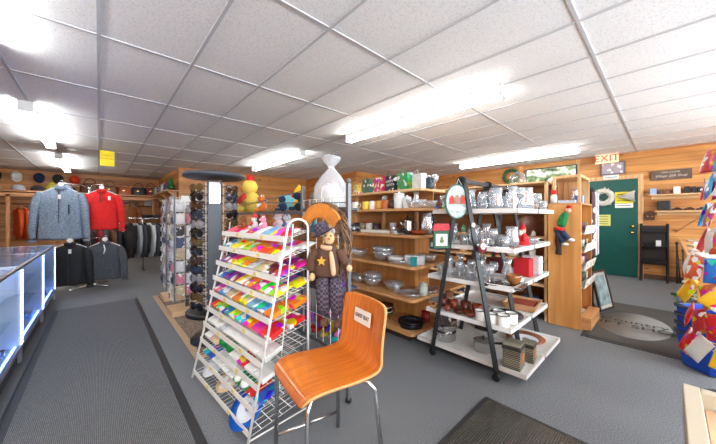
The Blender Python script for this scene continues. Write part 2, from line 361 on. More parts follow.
MB().box(-.6,.6,-.63,.63,.001,.008).build('rubber_border', rub, t, bevel=.003)
MB().box(-.57,.57,-.6,.6,.008,.012).build('ribbed_top', ribmat('dark_ribs',(40,38,36),(84,80,74),'Y',26,.27), t)
t = thing('floor_mat', 'dark brown logo mat with a pale oval emblem before the green door', 'floor mat', (4.45,.16,0))
MB().box(-.72,1.1,-.95,.46,.001,.008).build('rubber_border', rub, t, bevel=.003)
MB().box(-.68,1.06,-.91,.43,.008,.012).build('carpet_top', mat('logo_mat_brown',(70,66,62),.9,vary=.25,vs=150), t)
ov = MB().lathe([(0,0),(.5,0),(.5,.0015),(0,.0015)],40); o = ov.build('oval_emblem', mat('oval_grey',(132,128,122),.9,vary=.15,vs=160), t, loc=(.06,.11,.012)); o.scale = (1.05,.62,1)
text('Country\nGIFT SHOP', .17, t, mat('logo_dark',(58,54,50),.9), (.06,.11,.0145), (0,0,-PI/2+.03), .0006)
text('Welcome', .13, t, mat('oval_grey2',(112,108,102),.9), (.1,-.62,.0125), (0,0,-PI/2), .0006)
t = thing('area_rug', 'brown speckled rug under the spinner racks with a tan edge', 'rug', (0,0,0))
MB().box(.62,1.5,2.75,5.45,.001,.010).build('rug_border', mat('tan_edge',(176,150,120),.8), t, bevel=.003)
MB().box(.68,1.44,2.81,5.39,.010,.014).build('rug_top', mat('rug_brown',(120,104,88),.95,vary=.4,vs=45), t)
# ================================================================ DISPLAY CASES
alu = mat('aluminium', (190,192,196), .3, .9)
led = mat('blue_led', (170,200,255), .5, emit=(120,160,255), es=14)
ledw = mat('led_dots', (220,235,255), .5, emit=(190,215,255), es=7)
whitelam = mat('white_laminate', (206,210,218), .4)
cs = thing('display_case', 'x', 'display case')
w, d, h = 1.24, .52, .83
f = MB()
for y in (.012, w-.012):
    for x in (-.012, -d+.012): f.cbox((x,y,.42),(.022,.022,.80))
for x in (-.012,-d+.012): f.cbox((x,w/2,h-.011),(.024,w,.022)); f.cbox((x,w/2,.15),(.024,w,.03))
for y in (.012,w-.012): f.cbox((-d/2,y,h-.011),(d,.024,.022)); f.cbox((-d/2,y,.15),(d,.024,.03))
f.build('frame', alu, cs, bevel=.002)
MB().box(-d+.04,-.03,.01,w-.01,0,.135).build('base', mat('kick_dark',(70,74,84),.5), cs)
MB().box(-d+.01,-.01,.01,w-.01,.135,.155).build('deck', whitelam, cs)
MB().box(-d,-d+.012,.02,w-.02,.15,h-.02).build('back_panel', whitelam, cs)
MB().box(-d+.012,-.012,w-.03,w-.024,.155,h-.02).build('end_panel', whitelam, cs)
gp = glass('case_glass', (240,245,250), .05, .02, 14)
MB().box(-.006,-.002,.022,w-.022,.165,h-.022).build('front_pane', gp, cs)
MB().box(-d+.02,-.02,.02,w-.02,h-.004,h+.001).build('top_pane', gp, cs)
for z in (.38,.6): MB().box(-d+.02,-.05,.02,w-.02,z,z+.006).build('glass_shelf', glass('shelf_glass',(225,238,240),.1,.03,3), cs)
ls = MB(); ls.box(-.04,-.028,.03,w-.03,h-.03,h-.026)
ls.box(-.04,-.03,.03,w-.03,.158,.161)
ls.build('led_strip', led, cs)
ld = MB()
for y in (.022,w-.022):
    for k in range(24): ld.cbox((.001,y,.18+k*.0265),(.004,.008,.009))
ld.build('led_dots', ledw, cs)
CK = Kind(cs)
names = ['nearest','middle one of the row','farthest, beside the hanging jackets']; nm3 = ['nearest','middle','farthest']
padk = Kind(None)
pad = thing('display_pad', 'x', 'display pad'); 
MB().prism([(-.14,0),(.14,0),(.14,.012),(-.14,.10)],-.19,.19).build('pad', mat('black_velvet',(24,24,26),.9), pad)
kk = MB()
for i in range(5): kk.cbox((0,-.14+i*.07,.066),(.14,.018,.008))
kk.T = Matrix.Identity(4)
ko = kk.build('row_of_pens', steel, pad, rot=(0,.31,0)); ko.location = (0,0,0)
padk = Kind(pad)
box1 = Kind(tag(MB().box(-.06,.06,-.08,.08,0,.06).build('small_box', pk2, bevel=.003), 'x', 'box'))
rr = random.Random(3)
for i,(y0) in enumerate((2.45,3.70,4.95)):
    CK((-.48,y0,0), 0, 'glass display case lit by blue led strips, '+names[i], 'glass display cases')
    padk((-.75,y0+.35,.387), 0, 'black slanted display pad on the lower glass shelf of the '+nm3[i]+' display case', 'display pads in the cases')
    padk((-.75,y0+.85,.607), 0, 'black slanted display pad on the upper glass shelf of the '+nm3[i]+' display case', 'display pads in the cases')
    for k in range(3):
        c = [(60,90,170),(215,215,220),(60,60,66),(150,60,60),(200,190,120),(90,140,190)][(i*3+k) % 6]
        nm = {(60,90,170):'blue',(215,215,220):'white',(60,60,66):'dark grey',(150,60,60):'dark red',(200,190,120):'cream',(90,140,190):'pale blue'}[c]
        box1((-.62+rr.uniform(-.05,.03),y0+.25+k*.36,.156), rr.uniform(-.4,.4), nm+' little box on the bottom deck of the '+nm3[i]+' display case', 'boxes in the cases', c)
# pine counter rack standing on the middle case
t = thing('counter_rack', 'pine rack of small goods standing on the middle display case', 'rack', (-.86,4.3,.832))
q = MB()
for y in (-.3,.3): q.box(-.1,-.07,y-.02,y+.02,0,.62); q.box(.06,.09,y-.02,y+.02,0,.62)
q.box(-.1,.09,-.3,.3,0,.02); q.build('post', lightpineZ, t, bevel=.003)
for z in (.2,.4,.6): MB().box(-.1,.09,-.28,.28,z,z+.015).build('shelf', lightpine, t)
for k in range(6):
    c,nm = [((60,60,64),'dark'),((200,190,170),'cream'),((120,70,60),'brown')][k % 3]
    box1((-.86,4.08+.2*(k % 3),.832+(.216 if k < 3 else .416)), .1*k, '%s little box, %s shelf of the pine counter rack, %s from the near end'%(nm,'lower' if k<3 else 'middle',ORD[k%3]), 'boxes on the counter rack', c)

# ================================================================ CLOTHING
hang_m = mat('hanger_clear', (225,225,225), .3)
def garment(name, cat, W_=.46, H_=.66, depth=.16, sleeve=.58, hood=False, collar=True, zipm=None, m=tnc, spread=.16, seed=1, half=False):
    """top on a hanger: origin at the neck, faces -Y"""
    t = thing(name, 'x', cat)
    rd = random.Random(seed); n = 28; rings = []; K = 18
    for i in range(K+1):
        u = i/K; z = -u*H_
        hw = W_/2*(.28+.72*min(1, (u/.14))**.6) if u < .14 else W_/2*(1-.07*math.sin(u*3.1))
        z2 = z if u >= .14 else -u*H_*1.0
        dp = depth/2*(.5+.5*min(1, u/.2))*(1+.15*u)
        ring = []
        for j in range(n):
            a = 2*PI*j/n; fold = 1+(.05+.10*u)*math.sin(a*5+seed+u*2.2)*(.4+u)+.05*math.sin(a*9+u*6+seed*2)
            ring.append((hw*math.copysign(abs(math.cos(a))**.75, math.cos(a)), dp*math.sin(a)*fold, z2+.006*math.sin(a*3+seed)*u))
        rings.append(ring)
    b = MB(); b.loft(rings, 0)
    b.build('body', m, t, sub=1)
    if not half:
        for s_ in (-1,1):
            P = []; rad = []
            for i in range(9):
                u = i/8; P.append((s_*(W_/2*.80+spread*min(1,u*2.2)**.8+.008*math.sin(u*9)), -.01-.03*math.sin(u*2.5), -.05-.02*u**.3-u*sleeve)); rad.append(.05+.014*min(1,u*5)-.022*u+.004*math.sin(u*25+seed))
            MB().tube(P, rad, 12).build('sleeve', m, t, sub=1)
            MB().tube([P[-1], (P[-1][0],P[-1][1],P[-1][2]-.035)], .047, 12).build('cuff', m, t)
    if collar:
        MB().lathe([(.075,-.03),(.07,.03),(.062,.035),(.062,-.02)],16).build('collar', m, t)
    if hood: MB().ell((0,.05,-.01),(.13,.06,.09)).build('hood', m, t)
    if zipm: 
        z = MB().box(-.004,.004,-depth/2*1.12-.006,-depth/2*1.05,-H_*.98,-.05); zz = z.build('zipper', zipm, t); zz['fixed'] = 1
    return t
def hanger(t, disc=True, H=.09):
    hg = MB(); hg.tube([(-.2,0,-.05),(-.1,0,.0),(0,0,.03),(.1,0,0),(.2,0,-.05)],.008,6)
    hk = MB(); hk.tube([(0,0,.03),(0,0,H)]+[(.022*math.sin(a),0,H+.02-.022*math.cos(a)) for a in (0.5,1.2,2,2.8,3.6,4.3)],.004,6)
    o = hg.build('hanger', hang_m, t); o['fixed'] = 1; h2 = hk.build('hook', chrome, o); h2['fixed'] = 1
    if disc:
        d_ = MB().prism([(.035*math.cos(a*PI/8),.035*math.sin(a*PI/8)) for a in range(16)],-.02,-.012,'y'); x = d_.build('size_disc', paper, t, loc=(0,0,H-.02)); x['fixed'] = 1
def pricetag(t, x, z, y):
    o = MB().box(x-.018,x+.018,y-.004,y,z-.035,z+.035).build('price_tag', paper, t); o['fixed'] = 1
# four-way garment stand
gs = thing('garment_stand', 'chrome four-way garment stand holding the hooded, red and grey tops', 'garment rack', (-.12,6.95,0))
q = MB().tube([(0,0,.03),(0,0,1.78)],.02,10); q.build('post', chrome, gs)
q = MB()
for a in (PI*.25,PI*.75,PI*1.25,PI*1.75): q.tube([(0,0,.03),(.35*math.cos(a),.35*math.sin(a),.03)],.014,8)
q.build('base', chrome, gs)
for (x,y,z) in ((-.32,-.25,1.80),(.18,-.2,1.82),(.2,-.34,.88),(-.32,-.34,.88)):
    MB().tube([(0,0,z-.06),(x*.3,y*.3,z+.0),(x,y,z)],.009,8).build('arm', chrome, gs)
heather = mat('heather_grey_blue',(122,138,156),.95,vary=.35,vs=60,bump=.4)
redm = mat('red_fleece',(214,34,34),.95,bump=.4,vary=.08); charc = mat('charcoal_fleece',(74,76,82),.95,vary=.2,vs=50,bump=.4); blk = mat('black_jacket',(26,26,28),.8,bump=.3)
zp = mat('zipper_dark',(34,36,42),.5)
g1 = garment('hooded_jacket','jacket',.56,.84,.16,.76,True,True,zp,heather,.09,2); hanger(g1); pricetag(g1,.02,-.14,-.125)
o = MB().box(.12,.135,-.13,-.115,-.42,-.26).build('pocket_zipper', zp, g1)
g1.location = (-.45,6.66,1.71); g1.rotation_euler = (0,0,-.25); g1['label'] = 'heather grey-blue hooded zip jacket hanging above the far display case'
g2 = garment('pullover','pullover',.47,.68,.14,.60,False,True,None,redm,.09,3); hanger(g2); pricetag(g2,.12,-.12,-.11)
o = MB().box(-.006,.006,-.118,-.10,-.2,-.02).build('zipper', zp, g2)
g2.location = (.04,6.72,1.70); g2.rotation_euler = (0,0,-.2); g2['label'] = 'bright red quarter-zip pullover on a hanger'
g3 = garment('pullover','pullover',.44,.62,.13,.54,False,True,None,charc,.09,5); hanger(g3); 
o = MB().tube([(0,-.09,-.02),(.02,-.11,-.1),(.0,-.11,-.17)],.008,6).build('drawstring', paper, g3)
g3.location = (.08,6.5,.80); g3.rotation_euler = (0,0,-.2); g3['label'] = 'charcoal grey long-sleeved pullover with a white drawstring, below the red one'
g4 = garment('zip_jacket','jacket',.44,.66,.16,.6,False,True,zp,blk,.07,6); hanger(g4); pricetag(g4,.03,-.1,-.11)
g4.location = (-.34,6.52,.80); g4.rotation_euler = (0,0,-.25); g4['label'] = 'black zip jacket hanging low beside the end of the display cases'
# side-on garments on rails
sg = thing('hanging_garment', 'x', 'garment')
rings = []
for i in range(11):
    u = i/10; hw = .22*(.3+.7*min(1,u/.15)**.7)*(1-.05*u); th = .028*(1+.4*math.sin(u*4))
    rings.append([(th*math.cos(2*PI*j/14)*(1+.3*math.sin(j*2+u*4)), hw*math.sin(2*PI*j/14), -u*.72) for j in range(14)])
MB().loft(rings).build('body', tnc, sg, sub=1)
for s_ in (-1,1):
    MB().tube([(0,s_*.17,-.06),(.01,s_*.215,-.3),(0,s_*.2,-.62)],[.05,.04,.03],8).build('sleeve', tnc, sg)
o = MB().tube([(0,0,0),(0,0,.06),(0,.015,.085),(0,0,.1)],.004,5).build('hook', chrome, sg); o['fixed'] = 1
SG = Kind(sg)
def rail(x0,y0,x1,y1,z,name_lbl):
    t = thing('clothes_rail', name_lbl, 'clothes rail', (0,0,0)); a = Vector((x0,y0,0)); b_ = Vector((x1,y1,0)); d_ = (b_-a).normalized(); p = Vector((-d_.y,d_.x,0))*.22
    MB().tube([tuple(a)[:2]+(z,), tuple(b_)[:2]+(z,)],.014,8).build('rail', chrome, t)
    for c in (a+(b_-a)*.35,a+(b_-a)*.9):
        MB().tube([(c.x,c.y,.02),(c.x,c.y,z)],.014,8).build('upright', chrome, t)
        MB().tube([(c.x-p.x,c.y-p.y,.015),(c.x+p.x,c.y+p.y,.015)],.014,8).build('foot', black, t)
    return t
CN = {(30,30,32):'black',(70,72,78):'charcoal',(160,160,165):'light grey',(210,210,210):'white',(60,66,90):'navy',(222,92,40):'orange',(30,90,90):'teal green',(150,40,45):'dark red',(110,70,45):'brown',(90,50,110):'purple',(150,95,50):'tan'}
cols = list(CN)
rail(-.35,7.6,.45,7.6,1.12,'chrome clothes rail of dark garments behind the red pullover')
for i,c in enumerate([0,1,0,7,1,8,0,0]):
    c = cols[c]; SG((-.3+i*.1,7.6,1.02),.15*(i%2),'%s garment on the rail behind the red pullover, %s from the display cases'%(CN[c],ORD[i]),'garments behind the red pullover',c)
rail(.5,8.45,1.3,8.45,1.22,'clothes rail of black and striped tops beside the spinner racks')
for i,c in enumerate([0,2,1,0,3,1,0,2,0]):
    c = cols[c]; SG((.55+.085*i,8.45,1.12),.25+.1*(i%3),'%s garment on the rail beyond the spinner racks, %s from its left'%(CN[c],ORD[i]),'garments on the rail beyond the spinner racks',c,(.95,1.1,1.15))
# pine clothes bay along the back wall with shelf
t = thing('clothes_bay', 'pine framed clothes bay along the back wall with a long top shelf', 'shelving', (0,0,0))
q = MB()
for x in (-2.7,-1.75,-.7,.3,1.35): q.box(x-.035,x+.035,11.62,11.69,0,1.86)
q.build('post', oakZ, t)
MB().box(-2.75,1.4,11.62,11.68,1.80,1.90).build('rail_board', oakX, t)
MB().box(-2.75,1.5,11.6,12.38,1.93,1.97).build('shelf', oakX, t)
MB().box(-2.7,1.35,11.7,12.3,.3,.34).build('low_shelf', oakX, t)
MB().tube([(-2.7,11.95,1.62),(1.35,11.95,1.62)],.015,8).build('rail', chrome, t)
bay = [(-2.3,5),(-2.15,1),(-1.62,5),(-1.5,5),(-1.38,5),(-1.24,6),(-1.1,6),(-.4,7),(-.25,9),(-.1,7),(.06,8),(.2,9)]
for i,(x,c) in enumerate(bay):
    c = cols[c]; SG((x,11.95,1.52),.35,'%s garment hung in the pine clothes bay, %s from its left end'%(CN[c],ORD[i]),'garments in the pine clothes bay',c,(1.2,1.1,1.25))
tan = mat('tan_jacket',(140,84,40),.8,bump=.3)
g5 = garment('tan_jacket','jacket',.52,.78,.18,.66,False,True,zp,tan,.12,8); hanger(g5,False)
g5.location = (.66,11.2,1.62); g5['label'] = 'tan brown work jacket hanging beyond the red pullover'
g6 = garment('tee_shirt','shirt',.42,.5,.1,.2,False,False,None,mat('purple_print',(120,50,150),.9,vary=.5,vs=12),.1,9); hanger(g6,False)
g6.location = (.38,11.4,1.72); g6['label'] = 'small purple printed shirt hanging left of the tan jacket'
rail(.45,11.2,.95,11.4,1.72,'short chrome rail holding the tan jacket')
# caps
cap = thing('cap','x','cap')
MB().loft([[(.10*math.cos(a)*q,.11*math.sin(a)*q,z) for a in [2*PI*j/16 for j in range(16)]] for q,z in ((1,0),(1,.03),(.93,.07),(.72,.10),(.4,.118),(.03,.124))]).build('crown', tnc, cap)
MB().loft([[(w_*.085*(1 if k<2 else 1), -.07-.085*(1-w_*w_*.8), .004+(0 if k in(0,3) else .006)) if k in (0,1) else (w_*.085,-.06,.004+(0 if k==3 else .006)) for k in range(4)] for w_ in (-1,-.7,-.3,0,.3,.7,1)],sm=False).build('brim', tnc, cap)
CAP = Kind(cap)
for i,(x,c,n_) in enumerate([(-2.06,(28,26,28),'black'),(-1.69,(235,232,225),'white'),(-1.27,(28,42,80),'navy'),(-.90,(50,56,48),'dark camouflage'),(-.55,(226,70,30),'orange')]):
    CAP((x,12.2,2.38),0,'%s cap hanging high on the back wall above the jackets'%n_,'caps on the back wall',c,1.15,rot=(PI*.36,0,.3))
for i,(x,c,n_) in enumerate([(-2.35,(205,190,180),'pinkish beige'),(-2.02,(180,180,176),'pale grey'),(-1.6,(200,200,205),'light grey'),(-1.25,(60,60,64),'dark grey'),(-.62,(30,30,34),'black')]):
    CAP((x,11.8,1.972),.3*i,'%s cap lying on the long shelf under the hanging caps'%n_,'caps on the long shelf',c,1.3)
CAP((-.98,11.78,1.972),.2,'yellow novelty cap standing tall on the long shelf beside the hood',None,(215,200,70),(1.2,1.2,2.2))
# handbags
hb = thing('handbag','x','handbag')
MB().loft([[(w_*.19*(1-.12*u)*(1 if abs(w_)<.99 else 1), d_*.07*(1-.45*u), u*.24) for w_,d_ in ((-1,-.6),(-.8,-1),(.8,-1),(1,-.6),(1,.6),(.8,1),(-.8,1),(-1,.6))] for u in (0,.1,.5,.85,1)]).build('bag_body', tint('bag_leather',.45), hb, sub=1)
MB().tube([(.11*math.cos(a),0,.22+.14*math.sin(a)) for a in [PI*j/8 for j in range(9)]],.009,6).build('handle', tint('bag_leather'), hb)
o=MB().cbox((0,-.06,.13),(.05,.012,.03)).build('clasp', mat('brass'), hb); o['fixed']=1
HB = Kind(hb)
for x,c,n_,s_ in [(-.2,(92,50,28),'dark brown',1.3),(.25,(104,58,30),'chestnut brown',1.2),(.62,(172,84,36),'tan orange',1.1),(.98,(24,24,28),'black',1.15),(1.32,(122,26,36),'maroon',1.2)]:
    HB((x,11.95,1.972),-.3,'%s leather handbag on the long shelf at the back'%n_,'handbags on the back shelf',c,s_)
t = MB().box(-.12,.12,-.01,.01,0,.22).build('framed_picture', paper); tag(t,'small white framed print on the back wall below the maroon handbag','picture'); t.location=(1.3,12.37,1.62)
# merchandise shelf on the step wall
t = thing('wall_shelf','pine wall shelf with packed merchandise above the spinner racks','shelf',(0,0,0))
MB().box(1.3,1.6,8.95,12.0,1.95,1.98).build('shelf_board', oakY, t)
q = MB()
for y in (9.1,10.4,11.7): q.prism([(1.35,1.95),(1.59,1.95),(1.59,1.75)],y-.015,y+.015)
q.build('bracket', oakZ, t)
B2 = Kind(tag(MB().box(-.08,.08,-.1,.1,0,.24).build('merchandise_box', pk2, bevel=.004), 'x','box'))
for i in range(9):
    c,n_ = [((90,60,110),'purple'),((50,60,110),'navy'),((215,215,218),'white'),((60,120,80),'green'),((70,70,76),'dark grey')][i%5]
    B2((1.45,9.5+i*.27,1.982),.1*(i%3)-.1,'%s box on the high pine wall shelf, %s from its near end'%(n_,ORD[i]),'boxes on the high wall shelf',c)
t = thing('small_tree','small green artificial tree on the near end of the high pine wall shelf','artificial tree',(1.45,9.15,1.982))
q = MB(); 
for k in range(4): q.lathe([(.11-.022*k,.05+.07*k),(.02,.14+.07*k)],12)
q.build('foliage', mat('tree_green',(30,110,50),.8,vary=.4), t, wob=.015, ws=30); MB().lathe([(.035,0),(.04,.05),(.012,.06)],10).build('pot', mat('brown_pot',(90,50,30),.7), t)
# wardrobe dark shelf near step
t = thing('folded_shelf','dark low shelf with folded clothes against the step wall','shelf',(1.25,11.3,0))
for z in (.2,.7,1.2): MB().box(-.3,.3,-.35,.35,z,z+.03).build('shelf_board', oakX, t)
MB().box(-.3,-.27,-.35,.35,0,1.25).box(.27,.3,-.35,.35,0,1.25).build('side_panel', oakZ, t)
fold = Kind(tag(MB().box(-.13,.13,-.15,.15,0,.09).build('folded_cloth', tnc, bevel=.03, seg=3),'x','folded clothes'))
for k,(z,x,c) in enumerate([(1.232,-.13,0),(1.232,.14,4),(.732,-.13,2),(.732,.14,0),(.232,-.13,1),(.232,.14,8)]):
    c=cols[c]; fold((1.25+x,11.05,z),.05*k,'folded %s clothes on the %s of the dark low shelf, %s side'%(CN[c],['top','middle board','bottom board'][k//2],['inner','wall'][k%2]),'folded clothes',c)
# ================================================================ SUNGLASSES TOWER
TX, TY = .876, 3.13
slate = mat('slate_plastic', (62,66,76), .45); mirror = mat('mirror', (225,225,228), .04, 1)
t = thing('sunglasses_tower', 'tall dark sunglasses display tower with a round top and mirrors', 'display tower', (TX,TY,0))
MB().lathe([(0,1.635),(.26,1.635),(.285,1.645),(.29,1.665),(.28,1.68),(0,1.685)],32).build('top_disc', slate, t)
MB().lathe([(.0,.27),(.24,.27),(.26,.28),(.26,.31),(.24,.32),(0,.32)],28).build('tray_disc', black, t)
MB().lathe([(.22,0),(.22,.03),(.05,.05),(.045,.27),(.0,.27)],20).build('pedestal', black, t)
AN = math.atan2(-TY, -TX)      # the corner pilaster turns to the aisle
q = MB(); q.T = Matrix.Rotation(AN, 4, 'Z')
q.box(.10,.17,-.062,.062,.32,1.60); q.build('corner_pilaster', slate, t, bevel=.006)
q = MB(); q.T = Matrix.Rotation(AN, 4, 'Z'); q.box(.168,.174,-.045,.045,1.38,1.58); q.build('mirror', mirror, t)
q = MB(); q.box(-.05,.05,-.05,.05,.32,1.6); q.build('core', black, t)
faces = [(AN+.95,'left'),(AN-.95,'right')]
q = MB()
for a,_ in faces+[(AN+2.4,''),(AN-2.4,'')]:
    q.T = Matrix.Rotation(a, 4, 'Z')
    for y in (-.055,.055): q.box(.13,.138,y-.004,y+.004,.34,1.58)
    for k in range(14): q.box(.132,.165,-.055,.055,.36+k*.088,.364+k*.088)
q.build('rack_rods', wire, t)
sgm = thing('sunglasses','x','sunglasses')
lens = tint('lens_dark', .08); 
q = MB()
for s_ in (-1,1):
    q.T = Matrix.Translation((0,s_*.034,0)) @ Matrix.Rotation(s_*.12,4,'Z'); 
    q.ell((0,0,0),(.004,.029,.022),n=12,k=6)
q.T = Matrix.Identity(4); q.build('lens', lens, sgm)
q = MB(); q.tube([(.002,-.012,.01),(.004,0,.014),(.002,.012,.01)],.003,6)
for s_ in (-1,1):
    q.tube([(.001,s_*.034+.031*math.cos(a),.023*math.sin(a)) for a in [2*PI*j/12 for j in range(12)]],.0028,5,closed=True)
    q.tube([(0,s_*.066,.008),(-.06,s_*.062,.006),(-.09,s_*.058,-.01)],.0028,5)
fr = q.build('frame', tint('frame_gloss', .25), sgm)
SGK = Kind(sgm)
LC = [((20,20,24),'black'),((60,40,28),'brown tortoiseshell'),((34,44,60),'dark blue'),((130,130,135),'silver'),((24,22,22),'glossy black'),((90,70,40),'amber')]
for a,side in faces:
    for k in range(14):
        c,n_ = LC[(k*5+(side=='left')*2) % 6]
        if k in (1,2) and side == 'left': c,n_ = (225,225,225),'white framed'
        rr_ = .195
        SGK((TX+rr_*math.cos(a),TY+rr_*math.sin(a),.385+k*.088), a, '%s sunglasses, %s face of the display tower, %s row from the bottom'%(n_,side,ORD[k]), 'sunglasses on the display tower', c, 1.55)
# extra columns at the sides
for a,side in ((AN+1.75,'far left'),(AN-1.75,'far right')):
    for k in range(12):
        c,n_ = LC[(k*3+1) % 6]
        SGK((TX+.19*math.cos(a),TY+.19*math.sin(a),.47+k*.092), a, '%s sunglasses, %s face of the display tower, %s row from the bottom'%(n_,side,ORD[k]), 'sunglasses on the display tower', c, 1.55)

# ================================================================ SPINNER RACKS
def spinner(x, y, rz, lbl, rows, nm, seed):
    t = thing('spinner_rack', lbl, 'spinner rack', (x,y,.014), rz)
    MB().box(-.2,.2,-.2,.2,0,.06).build('base_board', mat('plywood',(196,164,126),.6), t, bevel=.004)
    MB().tube([(0,0,.06),(0,0,1.5)],.022,10).build('post', greymetal, t)
    q = MB()
    for s_ in (-1,1):
        for x_ in (-.17,.17): q.box(x_-.008,x_+.008,s_*.17-.008,s_*.17+.008,.16,1.50)
    q.build('corner_post', greymetal, t)
    q = MB()
    for k in range(rows+1):
        z = .2+k*(1.27/rows)
        q.tube([(-.17,-.17,z),(.17,-.17,z),(.17,.17,z),(-.17,.17,z)],.003,5,closed=True,sm=False)
    for i in range(1,6): 
        u = -.17+i*.34/6
        for v_ in (-.17,.17): q.box(u-.0015,u+.0015,v_-.0015,v_+.0015,.16,1.5); q.box(v_-.0015,v_+.0015,u-.0015,u+.0015,.16,1.5)
    q.build('wire_grid', wire, t)
    MB().box(-.1,.1,-.176,-.172,1.34,1.50).build('header_card', paper, t)
    return t
blister = thing('blister_pack','x','pack')
MB().box(-.045,.045,-.003,0,-.13,0).build('card', pk2, blister)
MB().box(-.03,.03,-.02,-.003,-.11,-.045).build('goods', tn, blister, bevel=.004)
BK = Kind(blister)
def fill_spinner(x,y,rz,rows,who,seed):
    rd = random.Random(seed)
    PC = [((225,225,228),'white'),((150,150,156),'grey'),((196,120,140),'pink'),((70,80,110),'slate blue'),((190,170,140),'tan'),((60,60,64),'black'),((205,205,210),'silver')]
    for fi,(fa,fn) in enumerate(((0,'aisle'),(-PI/2,'window'))):
        for k in range(rows):
            for c_ in range(3):
                c,n_ = PC[rd.randrange(7)]
                if k == 0 and c_ == 2 and fi == 0: c,n_ = (200,40,40),'red'
                lx,ly = (-.11+c_*.11, -.18) ; a = rz+fa
                X = x+lx*math.cos(a)-ly*math.sin(a); Y = y+lx*math.sin(a)+ly*math.cos(a)
                BK((X,Y,.39+k*(1.2/rows)), a, '%s pack, %s side of the %s, %s row up, %s peg'%(n_,fn,who,ORD[k],ORD[c_]), 'packs on the '+who, c)
spinner(.86,4.28,.0,'square wire spinner rack of small packs standing on the brown rug, the nearer one',8,'',1)
fill_spinner(.86,4.28,.0,8,'nearer spinner rack',5)
spinner(.90,5.12,.0,'square wire spinner rack of small packs at the far end of the brown rug',8,'',1)
fill_spinner(.90,5.12,.0,8,'farther spinner rack',9)

# ================================================================ CANDY RACK
RZ = math.radians(3.64); OX, OY = .636, 1.528
t = thing('candy_rack', 'white wire candy rack with ten sloping tiers beside the orange chair', 'candy rack', (OX,OY,0), RZ)
LEN = .945
def dz(z): return -.03+.21*(z-.05)/1.05
for y in (0, LEN):
    q = MB(); top = 1.17 if y == 0 else 1.05
    arc = [(.275-.075*math.cos(a), y, top+.06*math.sin(a)) for a in [PI*j/8 for j in range(9)]]
    q.tube([(-.045,y,.01)]+arc+[(.35,y,.01)],.0075,8); q.build('end_frame', wire, t)
    q = MB(); q.tube([(-.04,y,.03),(.35,y,.03)],.005,6); q.tube([(.12,y,.03),(.24,y,1.2)],.004,6); q.build('brace', wire, t)
ZT = [1.105-.117*i for i in range(10)]
for i,z in enumerate(ZT):
    d0 = dz(z); sh = MB(); back = .36
    rise = .05
    for k in range(7):
        u = k/6; sh.tube([(d0+(back-d0)*u, -.0, z+rise*u),(d0+(back-d0)*u, LEN, z+rise*u)],.0022,5)
    for k in range(24):
        y = k*LEN/23; sh.tube([(d0,y,z),(back,y,z+rise)],.0016,4)
    o = sh.build('wire_shelf', wire, t)
    MB().box(d0-.008,d0-.004,.0,LEN,z-.012,z+.024).build('price_strip', mat('price_strip',(240,238,230),.45), o)
    for k in range(2): MB().box(d0-.0095,d0-.008,.25+.37*k,.29+.37*k,z-.006,z+.018).build('price_label', mat('yellow_label',(236,216,120),.6), o)
def W2(a,b_,z): return (OX+a*math.cos(RZ)-b_*math.sin(RZ), OY+a*math.sin(RZ)+b_*math.cos(RZ), z)
# packet prototypes: a pillow bag and a flat box
bag = MB(); rg = []
for u in (-1,-.92,-.8,-.4,0,.4,.8,.92,1):
    th = .012*max(0,(1-u*u))**.5+.0012; rg.append([(u*.07, .05*math.cos(2*PI*j/12), th*math.sin(2*PI*j/12)) for j in range(12)])
bag.loft(rg); bagp = tag(bag.build('candy_bag', pk, sub=0), 'x','candy')
CB = Kind(bagp)
CX = Kind(tag(MB().box(-.07,.07,-.048,.048,-.011,.011).build('candy_box', pk, bevel=.002), 'x','candy'))
col = dict(pk=((238,96,130),'pink'),rd=((214,36,36),'red'),br=((150,80,40),'brown'),wh=((232,232,228),'white'),lb=((130,190,225),'light blue'),te=((40,150,160),'teal'),ye=((246,216,40),'yellow'),
 gy=((170,205,60),'lime green'),og=((240,130,30),'orange'),ro=((232,74,28),'red-orange'),pu=((120,50,150),'purple'),mg=((216,44,130),'magenta'),gr=((200,205,205),'pale grey'),ma=((110,40,50),'maroon'),bl=((40,90,190),'blue'),sb=((70,160,220),'sky blue'),tn=((214,190,150),'tan'),gn=((40,140,70),'green'))
tiers = ['pk rd pk mg wh lb pk rd rd','te ye ye gy og ro ro wh rd','pu mg ye ye gr tn ma mg mg','bl pu pu ye og mg ye ye og','pk sb tn og ye lb sb og rd','rd gy te ye sb og mg rd rd','wh wh gr wh wh wh wh wh wh']
for i,row in enumerate(tiers):
    z = ZT[i]; d0 = dz(z); cs_ = row.split()
    for k,cn in enumerate(cs_[:8]):      # listed from the far end towards the camera
        b_ = LEN-.06-k*(LEN-.12)/7; c,n_ = col[cn]
        K_ = CX if i in (4,5,6) else CB
        K_(W2(d0+.075,b_,z+.042), 0, '%s candy %s, front row of the %s tier, %s from the far end'%(n_,'box' if K_ is CX else 'bag',ORD[i],ORD[k]), 'candy on the white rack', c, (.85,1.15,1.2), rot=(R.uniform(-.06,.06),-.42,RZ+R.uniform(-.08,.08)))
        if i >= 1 and i < 6:
            cn2 = cs_[(k+1+i)%9]; c,n_ = col[cn2 if k<7 else cn]
            K_(W2(d0+.21,b_,z+.07), 0, '%s candy %s, back row of the %s tier, %s from the far end'%(n_,'box' if K_ is CX else 'bag',ORD[i],ORD[k]), 'candy on the white rack', c, (.85,1.15,1.2), rot=(R.uniform(-.06,.06),-.3,RZ+R.uniform(-.1,.1)))
